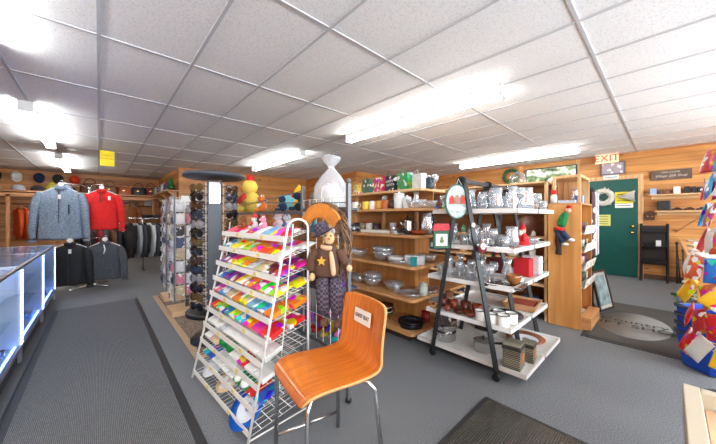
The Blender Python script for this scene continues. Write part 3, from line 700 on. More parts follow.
# lower tiers: wrapped white goods, ornaments, clips, plates
snow = Kind(tag(MB().ell((0,0,0),.028,n=12,k=8).build('bauble', tng), 'x','ornament'))
for k,(cn,m_) in enumerate([('wh',0),('tn',0),('gn',1),('gn',1),('wh',0),('rd',0),('wh',0),('wh',0)]):
    b_ = LEN-.06-k*.118; z=ZT[7]; d0=dz(z)
    c,n_=col[cn]
    if m_:
        snow(W2(d0+.07,b_,z+.048),0,'shiny %s gift bow ball on the eighth tier, %s from far end'%(n_,ORD[k]),'balls on the candy rack',(16,130,60),1.5)
    else: CX(W2(d0+.08,b_,z+.045),0,'%s boxed trinket on the eighth tier of the candy rack, %s from far end'%(n_,ORD[k]),'trinkets on the candy rack',c,rot=(0,-.35,RZ))
for k,cn in enumerate('bl bl wh wh wh wh gn gn rd bl'.split()):
    b_ = LEN-.05-k*.094; z=ZT[8]; d0=dz(z); c,n_=col[cn]
    if k in (6,7):
        snow(W2(d0+.06,b_,z+.04),0,'white ball ornament on green on the ninth tier of the candy rack, %s'%('farther one','nearer one')[k-6],'balls on the candy rack',(232,236,230),1.2)
    CX(W2(d0+.1,b_,z+.042),0,'%s carded trinket on the ninth tier of the candy rack, %s from far end'%(n_,ORD[k]),'trinkets on the candy rack',c,(1,.8,.7),rot=(0,-.3,RZ))
pl = MB().lathe([(0,0),(.07,0),(.075,.004),(.115,.018),(.115,.021),(.072,.009),(0,.008)],32)
pm, nt, N, L, b = newmat('plate_glaze'); tc=N.new('ShaderNodeTexCoord'); gr_=N.new('ShaderNodeTexGradient'); gr_.gradient_type='SPHERICAL'; mp=N.new('ShaderNodeMapping'); mp.inputs['Scale'].default_value=(8.4,8.4,8.4)
L.new(tc.outputs['Object'],mp.inputs[0]); L.new(mp.outputs[0],gr_.inputs[0]); oi=N.new('ShaderNodeObjectInfo'); r=N.new('ShaderNodeValToRGB'); r.color_ramp.interpolation='CONSTANT'
els=r.color_ramp.elements; els[0].position=0; els[0].color=(0,0,0,1); els[1].position=.36; els[1].color=(1,1,1,1); e2=els.new(.8); e2.color=(.3,.3,.3,1)
L.new(gr_.outputs['Fac'],r.inputs[0]); mx=N.new('ShaderNodeMix'); mx.data_type='RGBA'; L.new(r.outputs[0],mx.inputs['Factor']); L.new(oi.outputs['Color'],mx.inputs['A']); mx.inputs['B'].default_value=lin((226,234,240))
L.new(mx.outputs['Result'],b.inputs['Base Color']); b.inputs['Roughness'].default_value=.15
PL = Kind(tag(pl.build('plate', pm), 'x','plate'))
z=ZT[9]; d0=dz(z)
PL(W2(d0+.07,.16,z+.05),0,'large blue and white platter leaning on the lowest tier of the candy rack','plates on the candy rack',(24,92,190),1.12,rot=(0,-.75,RZ))
PL(W2(d0+.1,.53,z+.05),0,'cream plate leaning in the middle of the lowest tier','plates on the candy rack',(220,190,150),.8,rot=(0,-.6,RZ))
PL(W2(d0+.1,.8,z+.05),0,'plain white plate leaning at the far end of the lowest tier','plates on the candy rack',(225,228,230),.8,rot=(0,-.6,RZ))
z=ZT[7]; d0=dz(z)
PL(W2(d0+.22,.62,z+.075),0,'grey-blue glass plate set behind the trinkets of the eighth tier','plates on the candy rack',(120,140,160),.75,rot=(0,-.5,RZ))
# soft goods on the top tier
# ================================================================ PLUSH RACK
PX = 1.24
t = thing('wire_toy_rack', 'grey steel post rack of stuffed toys standing behind the candy rack', 'toy rack', (0,0,0))
q = None
for x in (PX,PX+.4):
    for y in ((1.45,2.03,3.6) if x == PX else (2.03,3.6)):
        MB().box(x-.014,x+.014,y-.014,y+.014,.03,1.47).build('post', greymetal, t, bevel=.003)
        MB().ell((x,y,1.485),(.018,.018,.02),n=8,k=5).build('finial', greymetal, t)
        MB().lathe([(.018,0),(.022,.02),(.012,.035)],10,(x,y,0)).build('foot', black, t)
for y0,y1,zs in ((1.45,2.03,(.3,.7,1.3)),(2.03,3.6,(.3,.7,1.1,1.285))):
    for z in zs:
        q = MB(); dd = .4; ya = y0
        if y0 < 2: dd = .22; ya = 1.6
        q.box(PX-.01,PX+.0,y0,y1,z-.012,z+.012); q.box(PX+dd,PX+dd+.01,ya,y1,z-.012,z+.012)
        for k in range(13): q.box(PX,PX+dd,ya+k*(y1-ya)/12-.002,ya+k*(y1-ya)/12+.002,z,z+.004)
        q.build('wire_shelf', greymetal, t)
q = MB()
for k in range(7): 
    y = 1.47+k*.09; q.box(PX-.003,PX+.001,y-.002,y+.002,.3,1.38)
for z in (1.38,1.1,.9,.5): q.box(PX-.004,PX+.001,1.46,2.02,z-.002,z+.002)
q.tube([(PX,1.62,1.3),(PX,1.62,1.42)]+[(PX,1.69-.07*math.cos(a),1.42+.07*math.sin(a)) for a in [PI*j/8 for j in range(9)]]+[(PX,1.76,1.3)],.003,5)
q.build('side_grid', wire, t)
q = MB(); q.tube([(PX,1.45,1.34),(PX,3.6,1.42)],.004,5); q.tube([(PX,2.03,1.46),(PX,3.6,1.36)],.004,5); q.build('top_wire', greymetal, t)
def plush(lbl, loc, c, c2=None, rz=-2.4, s=1, ears='round', muz=None, name='stuffed_toy', group='stuffed toys'):
    t = thing(name, lbl, 'stuffed toy', loc, rz, group)
    m1 = fur
    MB().ell((0,0,.07),(.062,.055,.075)).build('body', m1, t, color=c, wob=.004, ws=40)
    hd = MB().ell((0,-.015,.175),(.055,.052,.05)); hd = hd.build('head', m1, t, color=c, wob=.004, ws=40)
    if ears == 'round':
        for s_ in (-1,1): MB().ell((s_*.045,-.005,.215),(.02,.01,.02),n=8,k=6).build('ear', m1, t, color=c2 or c)
    elif ears == 'long':
        for s_ in (-1,1): MB().ell((s_*.03,.0,.275),(.018,.012,.075),n=8,k=7,rot=Matrix.Rotation(s_*.22,3,'Y')).build('ear', m1, t, color=c)
    elif ears == 'hat':
        MB().lathe([(.06,.2),(.05,.23),(.03,.26),(.0,.3)],12).build('hat', m1, t, color=c2 or c)
    elif ears == 'comb':
        MB().prism([(-.03,.21),(-.03,.25),(-.012,.235),(0,.26),(.012,.235),(.03,.25),(.03,.21)],-.02,.0).build('comb', m1, t, color=(214,30,30))
    MB().ell((0,-.065,.165),(.024,.02,.018),n=8,k=6).build('muzzle', m1, t, color=muz or c2 or c)
    q = MB()
    for s_ in (-1,1): q.ell((s_*.02,-.062,.19),.0065,n=6,k=5)
    q.build('eyes', blackp, t)
    for s_ in (-1,1):
        MB().tube([(s_*.05,-.01,.12),(s_*.075,-.04,.085),(s_*.07,-.06,.06)],[.022,.019,.02],8).build('arm', m1, t, color=c2 or c, sub=1)
        MB().tube([(s_*.035,-.03,.03),(s_*.05,-.085,.022),(s_*.055,-.105,.035)],[.026,.023,.026],8).build('leg', m1, t, color=c, sub=1)
    t.scale = (s,s,s); return t
TS = 1.305
plush('yellow rooster plush with a red comb at the far end of the toy rack',(1.36,3.38,1.30),(240,205,90),(200,50,40),-2.5,1.75,'comb',(240,140,30))
plush('dark brown horse plush below the yellow rooster',(1.34,3.15,1.112),(96,52,32),(60,30,20),-2.4,.75,'round')
plush('white and orange fox plush on the toy rack shelf',(1.32,2.98,1.30),(226,120,50),(240,238,235),-2.3,.8,'round',(245,245,245))
plush('black, yellow and red parrot plush on the toy rack shelf, next to the steel post',(1.33,2.24,1.30),(40,50,66),(244,190,30),-2.2,.8,'hat',(210,30,30))
plush('dark blue plush beside the turquoise pillow on the toy rack',(1.31,2.5,1.30),(38,58,90),(50,80,120),-2.3,.66,'round',(240,200,40))
p = MB().loft([[(u*1.0*.11, .035*math.cos(2*PI*j/12)*(1-abs(u)**4+.15), .085*math.sin(2*PI*j/12)*(1-.12*u*u)) for j in range(12)] for u in (-1,-.8,-.4,0,.4,.8,1)])
o = p.build('turquoise_pillow', fur, color=(130,205,215), sub=1, loc=(1.5,2.75,1.40), rot=(.1,0,-.9)); tag(o,'pale turquoise stuffed pillow standing at the back of the toy rack shelf','pillow')
plush('orange-brown long-eared rabbit plush standing high behind the steel post',(1.5,1.96,1.31),(214,130,48),(190,100,40),-2.3,.72,'long')
plush('turquoise plush on the lower shelf behind the steel post',(1.4,2.12,1.112),(40,150,180),(60,180,200),-2.2,.75,'round')
plush('brown bear plush behind the far end of the candy rack top tier',(1.32,2.8,1.112),(168,98,52),None,-2.3,.75)
plush('pale pink and white plush with a knit hat on the lower shelf',(1.32,2.6,1.112),(236,216,222),(225,180,200),-2.3,.75,'hat')
plush('white and blue plush on the lower shelf, next to the pink one',(1.32,2.42,1.112),(225,230,238),(90,120,180),-2.3,.72,'round')
plush('grey koala plush hanging high at the back of the toy rack',(1.56,2.3,1.31),(150,140,138),None,-2.3,.8)
pc = [((120,40,150),'purple'),((210,50,140),'hot pink'),((50,110,200),'blue'),((30,150,150),'teal'),((236,200,60),'yellow'),((200,40,50),'red'),((220,120,190),'light pink'),((90,50,170),'violet')]
k = 0
for z,ys in ((.712,(1.66,1.79,1.92)),(.312,(1.66,1.79,1.92)),(.512,(1.7,1.86)),(.712,(2.15,2.4)),):
    for y in ys:
        c,n_ = pc[k%8]; plush('%s plush toy on the toy rack at %s height, %s one out'%(n_,{.712:'chair back',.312:'ankle',.512:'seat'}[z],ORD[k]),(PX+.12,y,z),c,pc[(k+3)%8][0],-2.4+.2*(k%3),.85,('round','long','hat')[k%3]); k+=1
MB().box(PX,PX+.2,1.6,1.95,.498,.51).build('middle_shelf', greymetal, t)
# wrapped gift basket
t = thing('gift_basket','clear wrapped gift basket with gathered top standing on the toy rack by the wreath','gift basket',(1.38,1.83,1.306))
MB().lathe([(0,0),(.09,0),(.11,.1),(.1,.11),(.085,.01),(0,.01)],20).build('basket', mat('wicker_white',(230,226,216),.8,bump=.6,bs=60), t)
MB().ell((0,0,.14),(.085,.085,.07)).build('filling', printed('gift_print',50,.5,.5), t, color=(238,230,236), wob=.01)
MB().lathe([(.115,.0),(.14,.08),(.135,.17),(.08,.27),(.018,.33),(.02,.34),(.07,.40),(.075,.42)],18).build('film_wrap', glass('cellophane',(248,248,250),.04,.15,2,.32), t, wob=.02, ws=18)
MB().tube([(.02*math.cos(a),.02*math.sin(a),.335) for a in [2*PI*j/10 for j in range(10)]],.008,6,closed=True).build('ribbon', paper, t)
# grapevine wreath with welcome board and scarecrow
WX = PX-.05
t = thing('grapevine_wreath','large twig wreath hanging on the side of the toy rack','wreath',(WX,1.65,1.04))
q = MB(); rd = random.Random(2)
for k in range(22):
    ph = rd.uniform(0,6.28); r0 = rd.uniform(.225,.285); a1 = rd.uniform(1,4); pts = []
    for j in range(40):
        a = 2*PI*j/40; r1 = r0+.016*math.sin(a*3+ph)+.012*math.sin(a*7+ph*2); pts.append((rd.uniform(-.003,.003)-.02+.025*math.sin(a*4+ph*a1), r1*math.cos(a)*.98, r1*math.sin(a)*1.05))
    q.tube(pts,.0055,5,closed=True)
q.build('twig_ring', mat('twigs',(112,84,62),.9,vary=.4,vs=25), t)
s = thing('arched_board','orange arched wooden board fixed across the top of the twig wreath','sign',(WX-.045,1.65,1.04))
arch = [(.30*math.cos(a),.30*math.sin(a)) for a in [math.radians(d) for d in range(38,146,6)]]+[(.19*math.cos(a),.2*math.sin(a)) for a in [math.radians(d) for d in range(142,34,-6)]]
MB().prism(arch,-.008,.008,'x').build('board', mat('orange_board',(222,138,52),.6,vary=.15,vs=14), s, bevel=.003)
t = thing('scarecrow_doll','scarecrow doll with plaid hat, brown coat and tan scarf hanging in the wreath','scarecrow doll',(WX-.12,1.45,.99),.7); t.scale = (.88,.88,.88)
br_ = mat('brown_felt',(92,64,50),.95,bump=.5); skin = mat('burlap',(216,176,132),.9,bump=.4,bs=300)
plm, nt, N, L, b = newmat('plaid'); tc=N.new('ShaderNodeTexCoord'); ck=N.new('ShaderNodeTexChecker'); ck.inputs['Scale'].default_value=55; ck.inputs['Color1'].default_value=lin((44,38,52)); ck.inputs['Color2'].default_value=lin((92,78,92)); L.new(tc.outputs['Object'],ck.inputs[0]); L.new(ck.outputs[0],b.inputs['Base Color']); b.inputs['Roughness'].default_value=.95
q = MB(); q.loft([[( .055*w_*math.cos(2*PI*j/16), (.085*w_)*math.sin(2*PI*j/16)+dy, z) for j in range(16)] for w_,dy,z in ((.55,0,.10),(.85,.0,.07),(1,.005,.0),(1.05,.01,-.08),(1.2,.015,-.15))]); q.build('coat', br_, t, sub=1)
MB().ell((0,-.005,.135),(.04,.042,.048)).build('head', skin, t)
q = MB(); q.T = Matrix.Translation((0,.035,.17)) @ Matrix.Rotation(-.5,4,'X'); q.lathe([(.075,0),(.08,.006),(.055,.012),(.05,.075),(.045,.08),(0,.08)],18); q.build('hat', plm, t)
q = MB(); q.ell((-.045,-.02,.135),(.01,.01,.01),n=6,k=5); q.build('nose', mat('nose_orange',(230,120,40),.7), t)
q = MB()
for y in (-.03,.008): q.ell((-.038,y,.155),(.006,.006,.006),n=6,k=5)
q.build('eyes', blackp, t)
MB().tube([(0,.075,.06),(-.01,.13,-.02),(-.02,.115,-.11)],[.035,.036,.04],10).build('sleeve', br_, t, sub=1)
MB().tube([(0,-.07,.06),(-.01,-.11,.0),(-.01,-.14,-.05)],[.035,.034,.036],10).build('sleeve', br_, t, sub=1)
MB().ell((-.025,.11,-.14),(.02,.022,.03)).build('hand', skin, t); MB().ell((-.01,-.155,-.075),(.02,.022,.025)).build('hand', skin, t)
MB().tube([(-.03,.05,.085),(-.06,0,.065),(-.05,-.045,.075)],.02,8).tube([(-.06,-.03,.06),(-.072,-.05,-.04),(-.065,-.055,-.13)],[.018,.02,.024],8).build('scarf', mat('tan_scarf',(206,168,134),.95,bump=.5), t, sub=1)
star = [((.035 if k%2==0 else .016)*math.sin(k*PI/5)+.03,(.035 if k%2==0 else .016)*math.cos(k*PI/5)-.02) for k in range(10)]
MB().prism(star,-.072,-.064,'x').build('star_patch', mat('star_yellow',(222,160,50),.9), t)
for y in (.04,-.055): MB().tube([(0,y,-.13),(-.04,y-.01,-.24),(-.03,y-.02,-.42)],[.06,.052,.055],10).build('trouser_leg', plm, t, sub=1)
for y in (.02,-.08): MB().ell((-.045,y,-.455),(.05,.03,.03)).build('boot', br_, t)
plush('yellow bird plush peeking out of the wreath behind the scarecrow',(1.30,1.56,1.012),(226,190,40),(200,160,30),-2.3,.6)
o = MB().ell((0,0,0),(.03,.07,.05)).build('white_pillow', fur, color=(228,228,228), loc=(1.3,1.75,1.14)); tag(o,'small white stuffed pillow inside the wreath','pillow')
MB().box(1.25,1.36,1.5,1.85,1.0,1.01).build('wreath_ledge', greymetal, bpy.data.objects['wire_toy_rack'])

# ================================================================ CHAIR
ch = thing('chair','orange plywood chair with chrome legs and a small white name plate','chair',(0,0,0))
F1 = Vector((.70,1.39,.485)); F2 = Vector((.66,1.015,.475)); B2_ = Vector((1.03,.945,.475)); B1 = Vector((1.12,1.34,.475))
ply, nt, N, L, b = newmat('orange_ply'); tc=N.new('ShaderNodeTexCoord'); mp=N.new('ShaderNodeMapping'); mp.inputs['Scale'].default_value=(4,40,4); L.new(tc.outputs['UV'],mp.inputs[0])
mp.inputs['Scale'].default_value=(2.2,26,1)
no=N.new('ShaderNodeTexNoise'); no.inputs['Scale'].default_value=1.4; no.inputs['Detail'].default_value=5; L.new(mp.outputs[0],no.inputs['Vector']); r=N.new('ShaderNodeValToRGB')
r.color_ramp.elements[0].position=.3; r.color_ramp.elements[1].position=.7; r.color_ramp.elements[0].color=lin((188,92,26)); r.color_ramp.elements[1].color=lin((226,132,44)); L.new(no.outputs['Fac'],r.inputs[0]); L.new(r.outputs[0],b.inputs['Base Color']); b.inputs['Roughness'].default_value=.28; b.inputs['Coat Weight'].default_value=.4
# shell profile: u across (0 far side .. 1 near side), v from front edge to back rest top
fm = (F1+F2)/2; bm_ = (B1+B2_)/2; dirb = (bm_-fm); dirb.z = 0; D = dirb.length; dirb.normalize(); side = Vector((dirb.y,-dirb.x,0))
prof = [(-.03,-.05),(-.015,-.018),(.02,-.002),(.10,.0),(.2,-.008),(.3,-.012),(.36,-.004),(.395,.025),(.412,.07),(.42,.14),(.428,.2),(.436,.26),(.444,.315)]
verts=[]; faces=[]; nu=13
for v,(a,z) in enumerate(prof):
    hw = .205 if v < 5 else (.20 if v<8 else .195); 
    if v < 3: hw *= (.86,.95,1)[v]
    if v > 9: hw *= (1,1.01,1.0)[v-10]
    for u in range(nu):
        s_ = -1+2*u/(nu-1); bend = .016*(s_*s_) if v < 7 else 0; fwd_ = -.03*(s_*s_) if v >= 7 else 0
        cz = -.012*(abs(s_)**8) if v in (12,) else 0
        p = fm + dirb*(a+fwd_*(1 if v>7 else .4)) + side*(s_*hw) + Vector((0,0,z+bend*.4-.0+cz)); verts.append(tuple(p))
for v in range(len(prof)-1):
    for u in range(nu-1): faces.append((v*nu+u,v*nu+u+1,(v+1)*nu+u+1,(v+1)*nu+u))
me = bpy.data.meshes.new('seat_shell'); me.from_pydata(verts,[],faces); uv = me.uv_layers.new()
for p_ in me.polygons:
    p_.use_smooth = True
    for li in p_.loop_indices:
        vi = me.loops[li].vertex_index; uv.data[li].uv = (vi//nu/12, (vi%nu)/12)
me.materials.append(ply); me.materials.append(mat('ply_edge',(206,150,92),.4))
o = bpy.data.objects.new('seat_shell', me); C.objects.link(o); o.parent = ch
sb_ = o.modifiers.new('s','SUBSURF'); sb_.levels=2; sb_.render_levels=2; so = o.modifiers.new('t','SOLIDIFY'); so.thickness=.013; so.offset=0; so.material_offset_rim=1
def CP(a,s_,z): 
    p = fm+dirb*a+side*s_; return (p.x,p.y,z)
for nm_,pts in (('leg',[CP(.06,.12,.462),CP(.015,.17,.455),CP(-.005,.185,.42),CP(-.01,.19,.0)]),('leg',[CP(.06,-.12,.462),CP(.0,-.17,.455),CP(-.015,-.185,.42),CP(-.02,-.19,.0)]),
                ('leg',[CP(.26,.12,.452),CP(.31,.185,.448),CP(.335,.205,.41),CP(.37,.23,.0)]),('leg',[CP(.26,-.12,.452),CP(.32,-.15,.448),CP(.34,-.165,.41),CP(.345,-.17,.0)])):
    MB().tube(pts,.0115,10).build(nm_, chrome, ch)
MB().tube([CP(-.018,-.19,.09),CP(.345,-.17,.09)],.008,8).build('stretcher', chrome, ch)
MB().tube([CP(.06,-.12,.462),CP(.06,.12,.462)],.009,8).tube([CP(.26,-.12,.452),CP(.26,.12,.452)],.009,8).tube([CP(.06,0,.462),CP(.26,0,.452)],.009,8).build('under_frame', chrome, ch)
ang = math.atan2(side.y, side.x)
pc_ = fm+dirb*.402+side*.0
s = MB().box(-.075,.075,-.002,.002,-.038,.038).build('name_plate', mat('plate_white',(240,234,222),.5), ch, loc=(pc_.x,pc_.y,.475+.215), rot=(-.12,0,ang), bevel=.0005)
text('GUEST SEAT',.03,s,mat('plate_text',(70,50,40),.6),(0,-.003,0),RY,sx=.78)

for (y,z,c,n_) in ((2.0,.312,(150,40,160),'purple'),(2.0,.712,(60,90,200),'blue')):
    plush('%s shaggy plush toy at the steel post, %s shelf of the toy rack'%(n_,{.312:'lowest',.712:'second'}[z]),(PX+.1,y+.12,z),c,(220,60,150),-2.4,1.0)
plush('small pink plush sitting on the top tier of the candy rack',W2(.27,.42,1.155),(232,150,170),(240,240,240),-2.3,.42)
plush('small white plush sitting on the top tier of the candy rack',W2(.27,.56,1.155),(235,232,230),(200,60,60),-2.3,.42,'hat')
plush('small brown plush sitting at the far end of the candy rack top tier',W2(.27,.74,1.155),(150,90,50),(120,70,40),-2.3,.42)
# ================================================================ WOODEN GONDOLA
t = thing('wooden_gondola','honey wood gondola with overhanging shelves of kitchen glass','shelving',(0,0,0))
SH = [(.10,2.24),(.43,2.24),(.75,2.26),(1.06,2.27),(1.335,2.30)]
def shelf_board(x0,x1,y0,y1,z,m,p,name='shelf',r=.06,th=.028):
    pts=[]
    for cx,cy,a0 in ((x0+r,y0+r,180),(x1-r,y0+r,270)):
        for k in range(5): a=math.radians(a0+k*22.5); pts.append((cx+r*math.cos(a),cy+r*math.sin(a)))
    pts += [(x1,y1),(x0,y1)]
    return MB().prism(pts,z-th,z,'z').build(name,m,p,bevel=.004)
for z,x0 in SH: shelf_board(x0,3.35,1.66,3.05,z,oakY,t)
shelf_board(2.55,3.05,1.78,3.05,1.56,lightpine,t,'top_board',.02)
MB().box(2.66,2.95,1.95,3.05,0,1.055).build('spine', oakZ, t)
q=MB()
for y in (1.98,2.5,3.02): q.box(2.72,2.76,y-.015,y+.015,1.06,1.535)
q.build('upright', lightpineZ, t)
MB().box(2.8,2.815,1.8,3.04,1.06,1.535).build('back_panel', wood('panel_wood',(176,116,66),(206,146,88),'Y',3), t)
MB().box(2.3,3.3,1.75,3.05,.0,.07).build('plinth', mat('kick_brown',(60,40,28),.6), t)
# companion unit continuing behind the toy rack
def bowl(r, h, c=None, n=22, foot=.5):
    return MB().lathe([(0,0),(r*foot,0),(r*.82,h*.45),(r,h),(r*.965,h),(r*.78,h*.48),(r*foot*.9,.006),(0,.006)],n)
GK = {}
def proto(key, name, cat, parts):
    """parts: list of (MB, part name, material); a single one is the thing itself"""
    if len(parts) == 1: o = tag(parts[0][0].build(name, parts[0][2]), 'x', cat)
    else:
        o = thing(name, 'x', cat)
        for b_,pn,m_ in parts:
            pt = b_.build(pn, m_, o)
    GK[key] = Kind(o)
cgl = glass('cut_glass',(246,248,250),.2,.08,1.5,.12)
proto('gbowl','glass_bowl','bowl',[(bowl(.11,.09),'b',cgl)])
proto('gdish','glass_dish','dish',[(bowl(.13,.035,foot=.8),'b',cgl)])
proto('sbowl','steel_bowl','bowl',[(bowl(.12,.09),'b',steel)])
proto('bpan','baking_pan','pan',[(bowl(.14,.045,foot=.85),'b',mat('dark_pan',(50,52,58),.3,.7))])
proto('goblet','goblet','glass',[(MB().lathe([(0,0),(.033,0),(.03,.005),(.005,.01),(.004,.07),(.012,.08),(.034,.10),(.038,.13),(.033,.165),(.031,.165),(.035,.13),(.03,.102),(0,.085)],14),'g',cgl)])
proto('tumbler','tumbler','glass',[(MB().lathe([(0,0),(.03,0),(.036,.11),(.034,.11),(.028,.008),(0,.008)],14),'g',cgl)])
proto('vase','glass_vase','vase',[(MB().lathe([(0,0),(.04,0),(.03,.02),(.05,.09),(.03,.17),(.045,.22),(.042,.22),(.027,.17),(.046,.09),(.02,.02),(0,.02)],16),'g',cgl)])
pit=MB().lathe([(0,0),(.05,0),(.06,.06),(.045,.15),(.05,.19),(.047,.19),(.042,.15),(.056,.06),(.045,.008),(0,.008)],18); ph=MB().tube([(.045,0,.16),(.085,0,.16),(.095,0,.10),(.058,0,.06)],.006,7)
proto('pitcher','glass_pitcher','pitcher',[(pit,'jug',cgl),(ph,'handle',cgl)])
mg=MB().lathe([(0,0),(.036,0),(.04,.01),(.04,.09),(.036,.09),(.035,.01),(0,.008)],16); mh=MB().tube([(.038,0,.075),(.06,0,.072),(.066,0,.045),(.055,0,.022),(.038,0,.02)],.006,7); mrim=MB().tube([(.0385*math.cos(a),.0385*math.sin(a),.09) for a in [2*PI*j/16 for j in range(16)]],.003,5,closed=True)
proto('mug','mug','mug',[(mg,'body',tng),(mh,'handle',tng)])
mg=MB().lathe([(0,0),(.038,0),(.042,.01),(.042,.085),(.038,.085),(.037,.01),(0,.008)],16); mh=MB().tube([(.04,0,.07),(.062,0,.068),(.068,0,.045),(.057,0,.022),(.04,0,.02)],.006,7); mr2=MB().tube([(.0405*math.cos(a),.0405*math.sin(a),.085) for a in [2*PI*j/16 for j in range(16)]],.003,5,closed=True)
enam = mat('enamel_white',(232,230,222),.2); blurim = mat('rim_blue',(40,44,60),.3)
proto('emug','enamel_mug','mug',[(mg,'body',enam),(mh,'handle',enam),(mr2,'rim',blurim)])
proto('canister','canister','canister',[(MB().lathe([(0,0),(.045,0),(.048,.005),(.048,.12),(0,.12)],18),'body',tng),(MB().lathe([(0,.12),(.05,.12),(.05,.135),(.012,.14),(.012,.155),(0,.158)],18),'lid',tng)])
proto('cbowl','ceramic_bowl','bowl',[(bowl(.08,.06),'b',tng)])
proto('saucepan','saucepan','saucepan',[(MB().lathe([(0,0),(.075,0),(.08,.008),(.08,.085),(.083,.088),(.078,.088),(.076,.01),(0,.008)],22),'pan',steel),(MB().lathe([(.08,.088),(.05,.1),(0,.105)],22),'lid',steel),(MB().ell((0,0,.115),(.014,.014,.014),n=10,k=6),'lid_knob',blackp),(MB().tube([(.08,0,.075),(.14,0,.085),(.22,0,.08)],[.007,.011,.012],8),'handle',blackp)])
proto('stockpot','stockpot','pot',[(MB().lathe([(0,0),(.09,0),(.095,.008),(.095,.075),(.098,.078),(.093,.078),(.091,.01),(0,.008)],24),'pot',steel),(MB().tube([(.09,-.03,.06),(.12,-.02,.062),(.12,.02,.062),(.09,.03,.06)],.005,6),'handle',steel),(MB().tube([(-.09,-.03,.06),(-.12,-.02,.062),(-.12,.02,.062),(-.09,.03,.06)],.005,6),'handle',steel)])
carton=MB().box(-.06,.06,-.09,.09,0,.12); proto('carton','carton','box',[(carton,'b',pk2)])
proto('solidbox','plain_box','box',[(MB().box(-.06,.06,-.09,.09,0,.12),'b',tint('matte_card',.7))])
def put(key, loc, lbl, cat=None, rz=0, c=None, s=None, g=None, rot=None): 
    o = GK[key](loc, rz, lbl, g, c, s, rot)
    if cat: o['category'] = cat
    return o
G='goods on the wooden gondola'
put('gbowl',(2.42,2.05,.432),'large clear glass bowl near the middle of the fourth gondola shelf down',g=G,s=1.0)
put('gbowl',(2.42,2.38,.432),'large clear glass bowl at the far part of the shelf above the steel bowls',g=G,s=1.05)
put('gbowl',(2.42,2.38,.482),'clear glass bowl nested in the far large glass bowl',g=G,s=1.05)
put('gdish',(2.40,1.80,.432),'flat round glass dish on the near corner below the boxed goods',g=G)
put('canister',(2.5,1.72,.432),'glass storage jar at the near end of the shelf with flat dish',g=G,c=(190,200,190),s=.9)
put('gbowl',(2.42,2.22,.752),'upper of the scalloped glass bowls beside the clear trays',g=G,s=1.15)
put('gbowl',(2.42,2.22,.80),'scalloped glass bowl nested into another at mid height of the gondola',g=G,s=1.15)
put('gdish',(2.40,1.95,.752),'low clear glass tray in front of the white carton',g=G,s=1.1)
put('gbowl',(2.42,2.62,.752),'pressed glass bowl at the far end of the third gondola shelf',g=G)
put('carton',(2.46,1.80,.752),'white and teal boxed goods at the near corner of the third gondola shelf',g=G,c=(222,228,228),s=(.9,1.1,.75),rz=.5)
put('solidbox',(2.33,1.72,.752),'small teal box at the gondola corner next to the house ornament',c=(20,130,140),s=(.3,.35,.75),g=G,rz=.5)
put('cbowl',(2.42,2.02,.752),'white oval serving bowl in the middle of the third gondola shelf',c=(235,232,225),s=(1,1.5,1),g=G)
put('sbowl',(2.42,2.2,.102),'wide steel bowl on the lowest gondola shelf',g=G,s=1.05); put('sbowl',(2.42,2.2,.155),'steel bowl nested in the wide steel bowl at the bottom',g=G,s=.95)
put('sbowl',(2.44,2.5,.102),'steel bowl at the far part of the lowest gondola shelf, behind the chair back',g=G,s=.95)
put('bpan',(2.42,1.82,.102),'dark round baking pan on the lowest gondola shelf',g=G); put('bpan',(2.42,1.82,.125),'dark round baking pan stacked on top of another',g=G,s=.95)
# shelf at counter height
o=MB().prism([(-.09,0),(.09,0),(.1,.035),(-.1,.035)],-.28,.28).build('white_tray',enam,bevel=.006); tag(o,'long white enamel tray on the counter-height gondola shelf','tray'); o.location=(2.42,2.22,1.062)
put('cbowl',(2.42,1.72,1.062),'reddish brown oval casserole on the counter-height shelf corner',c=(168,76,40),s=(1,1.35,.75),g=G)
q=MB().lathe([(0,0),(.055,0),(.055,.01),(.045,.14),(.045,.15),(0,.15)],18); t2=thing('percolator','tall aluminium coffee percolator with spout on the counter-height shelf','coffee pot',(2.52,1.94,1.062),-.6)
q.build('body',steel,t2); MB().lathe([(.046,.15),(.03,.175),(0,.18)],16).build('lid',steel,t2); MB().ell((0,0,.19),(.012,.012,.014),n=8,k=6).build('lid_knob',blackp,t2); MB().tube([(.045,0,.13),(.095,0,.125),(.095,0,.05),(.05,0,.03)],.007,6).build('handle',blackp,t2); MB().tube([(-.045,0,.07),(-.075,0,.11),(-.085,0,.14)],[.014,.009,.008],8).build('spout',steel,t2)
put('pitcher',(2.56,1.72,1.062),'tall white ceramic coffee pot at the near end of the counter-height shelf',s=(1.05,1.05,1.2),g=G)
put('canister',(2.7,1.74,1.062),'black cylindrical vase at the near gondola end',c=(30,26,30),s=(.8,.8,1.35),g=G)
q=MB().tube([(-.02,-.1,.02),(.0,0,.045),(.02,.1,.03)],[.016,.028,.02],10); o=q.build('figurine',blackp); tag(o,'dark lizard-like figurine on the counter-height shelf next to the casserole','figurine'); o.location=(2.34,1.86,1.062)
for k,(y,c,n_) in enumerate([(2.45,(60,40,44),'dark'),(2.58,(220,214,206),'cream'),(2.7,(140,120,100),'brown'),(2.82,(50,60,80),'navy')]):
    put('mug',(2.56,y,1.062),'%s figured mug standing behind the white tray, %s from the near end'%(n_,ORD[k]),c=c,g='mugs behind the white tray',s=1.2)
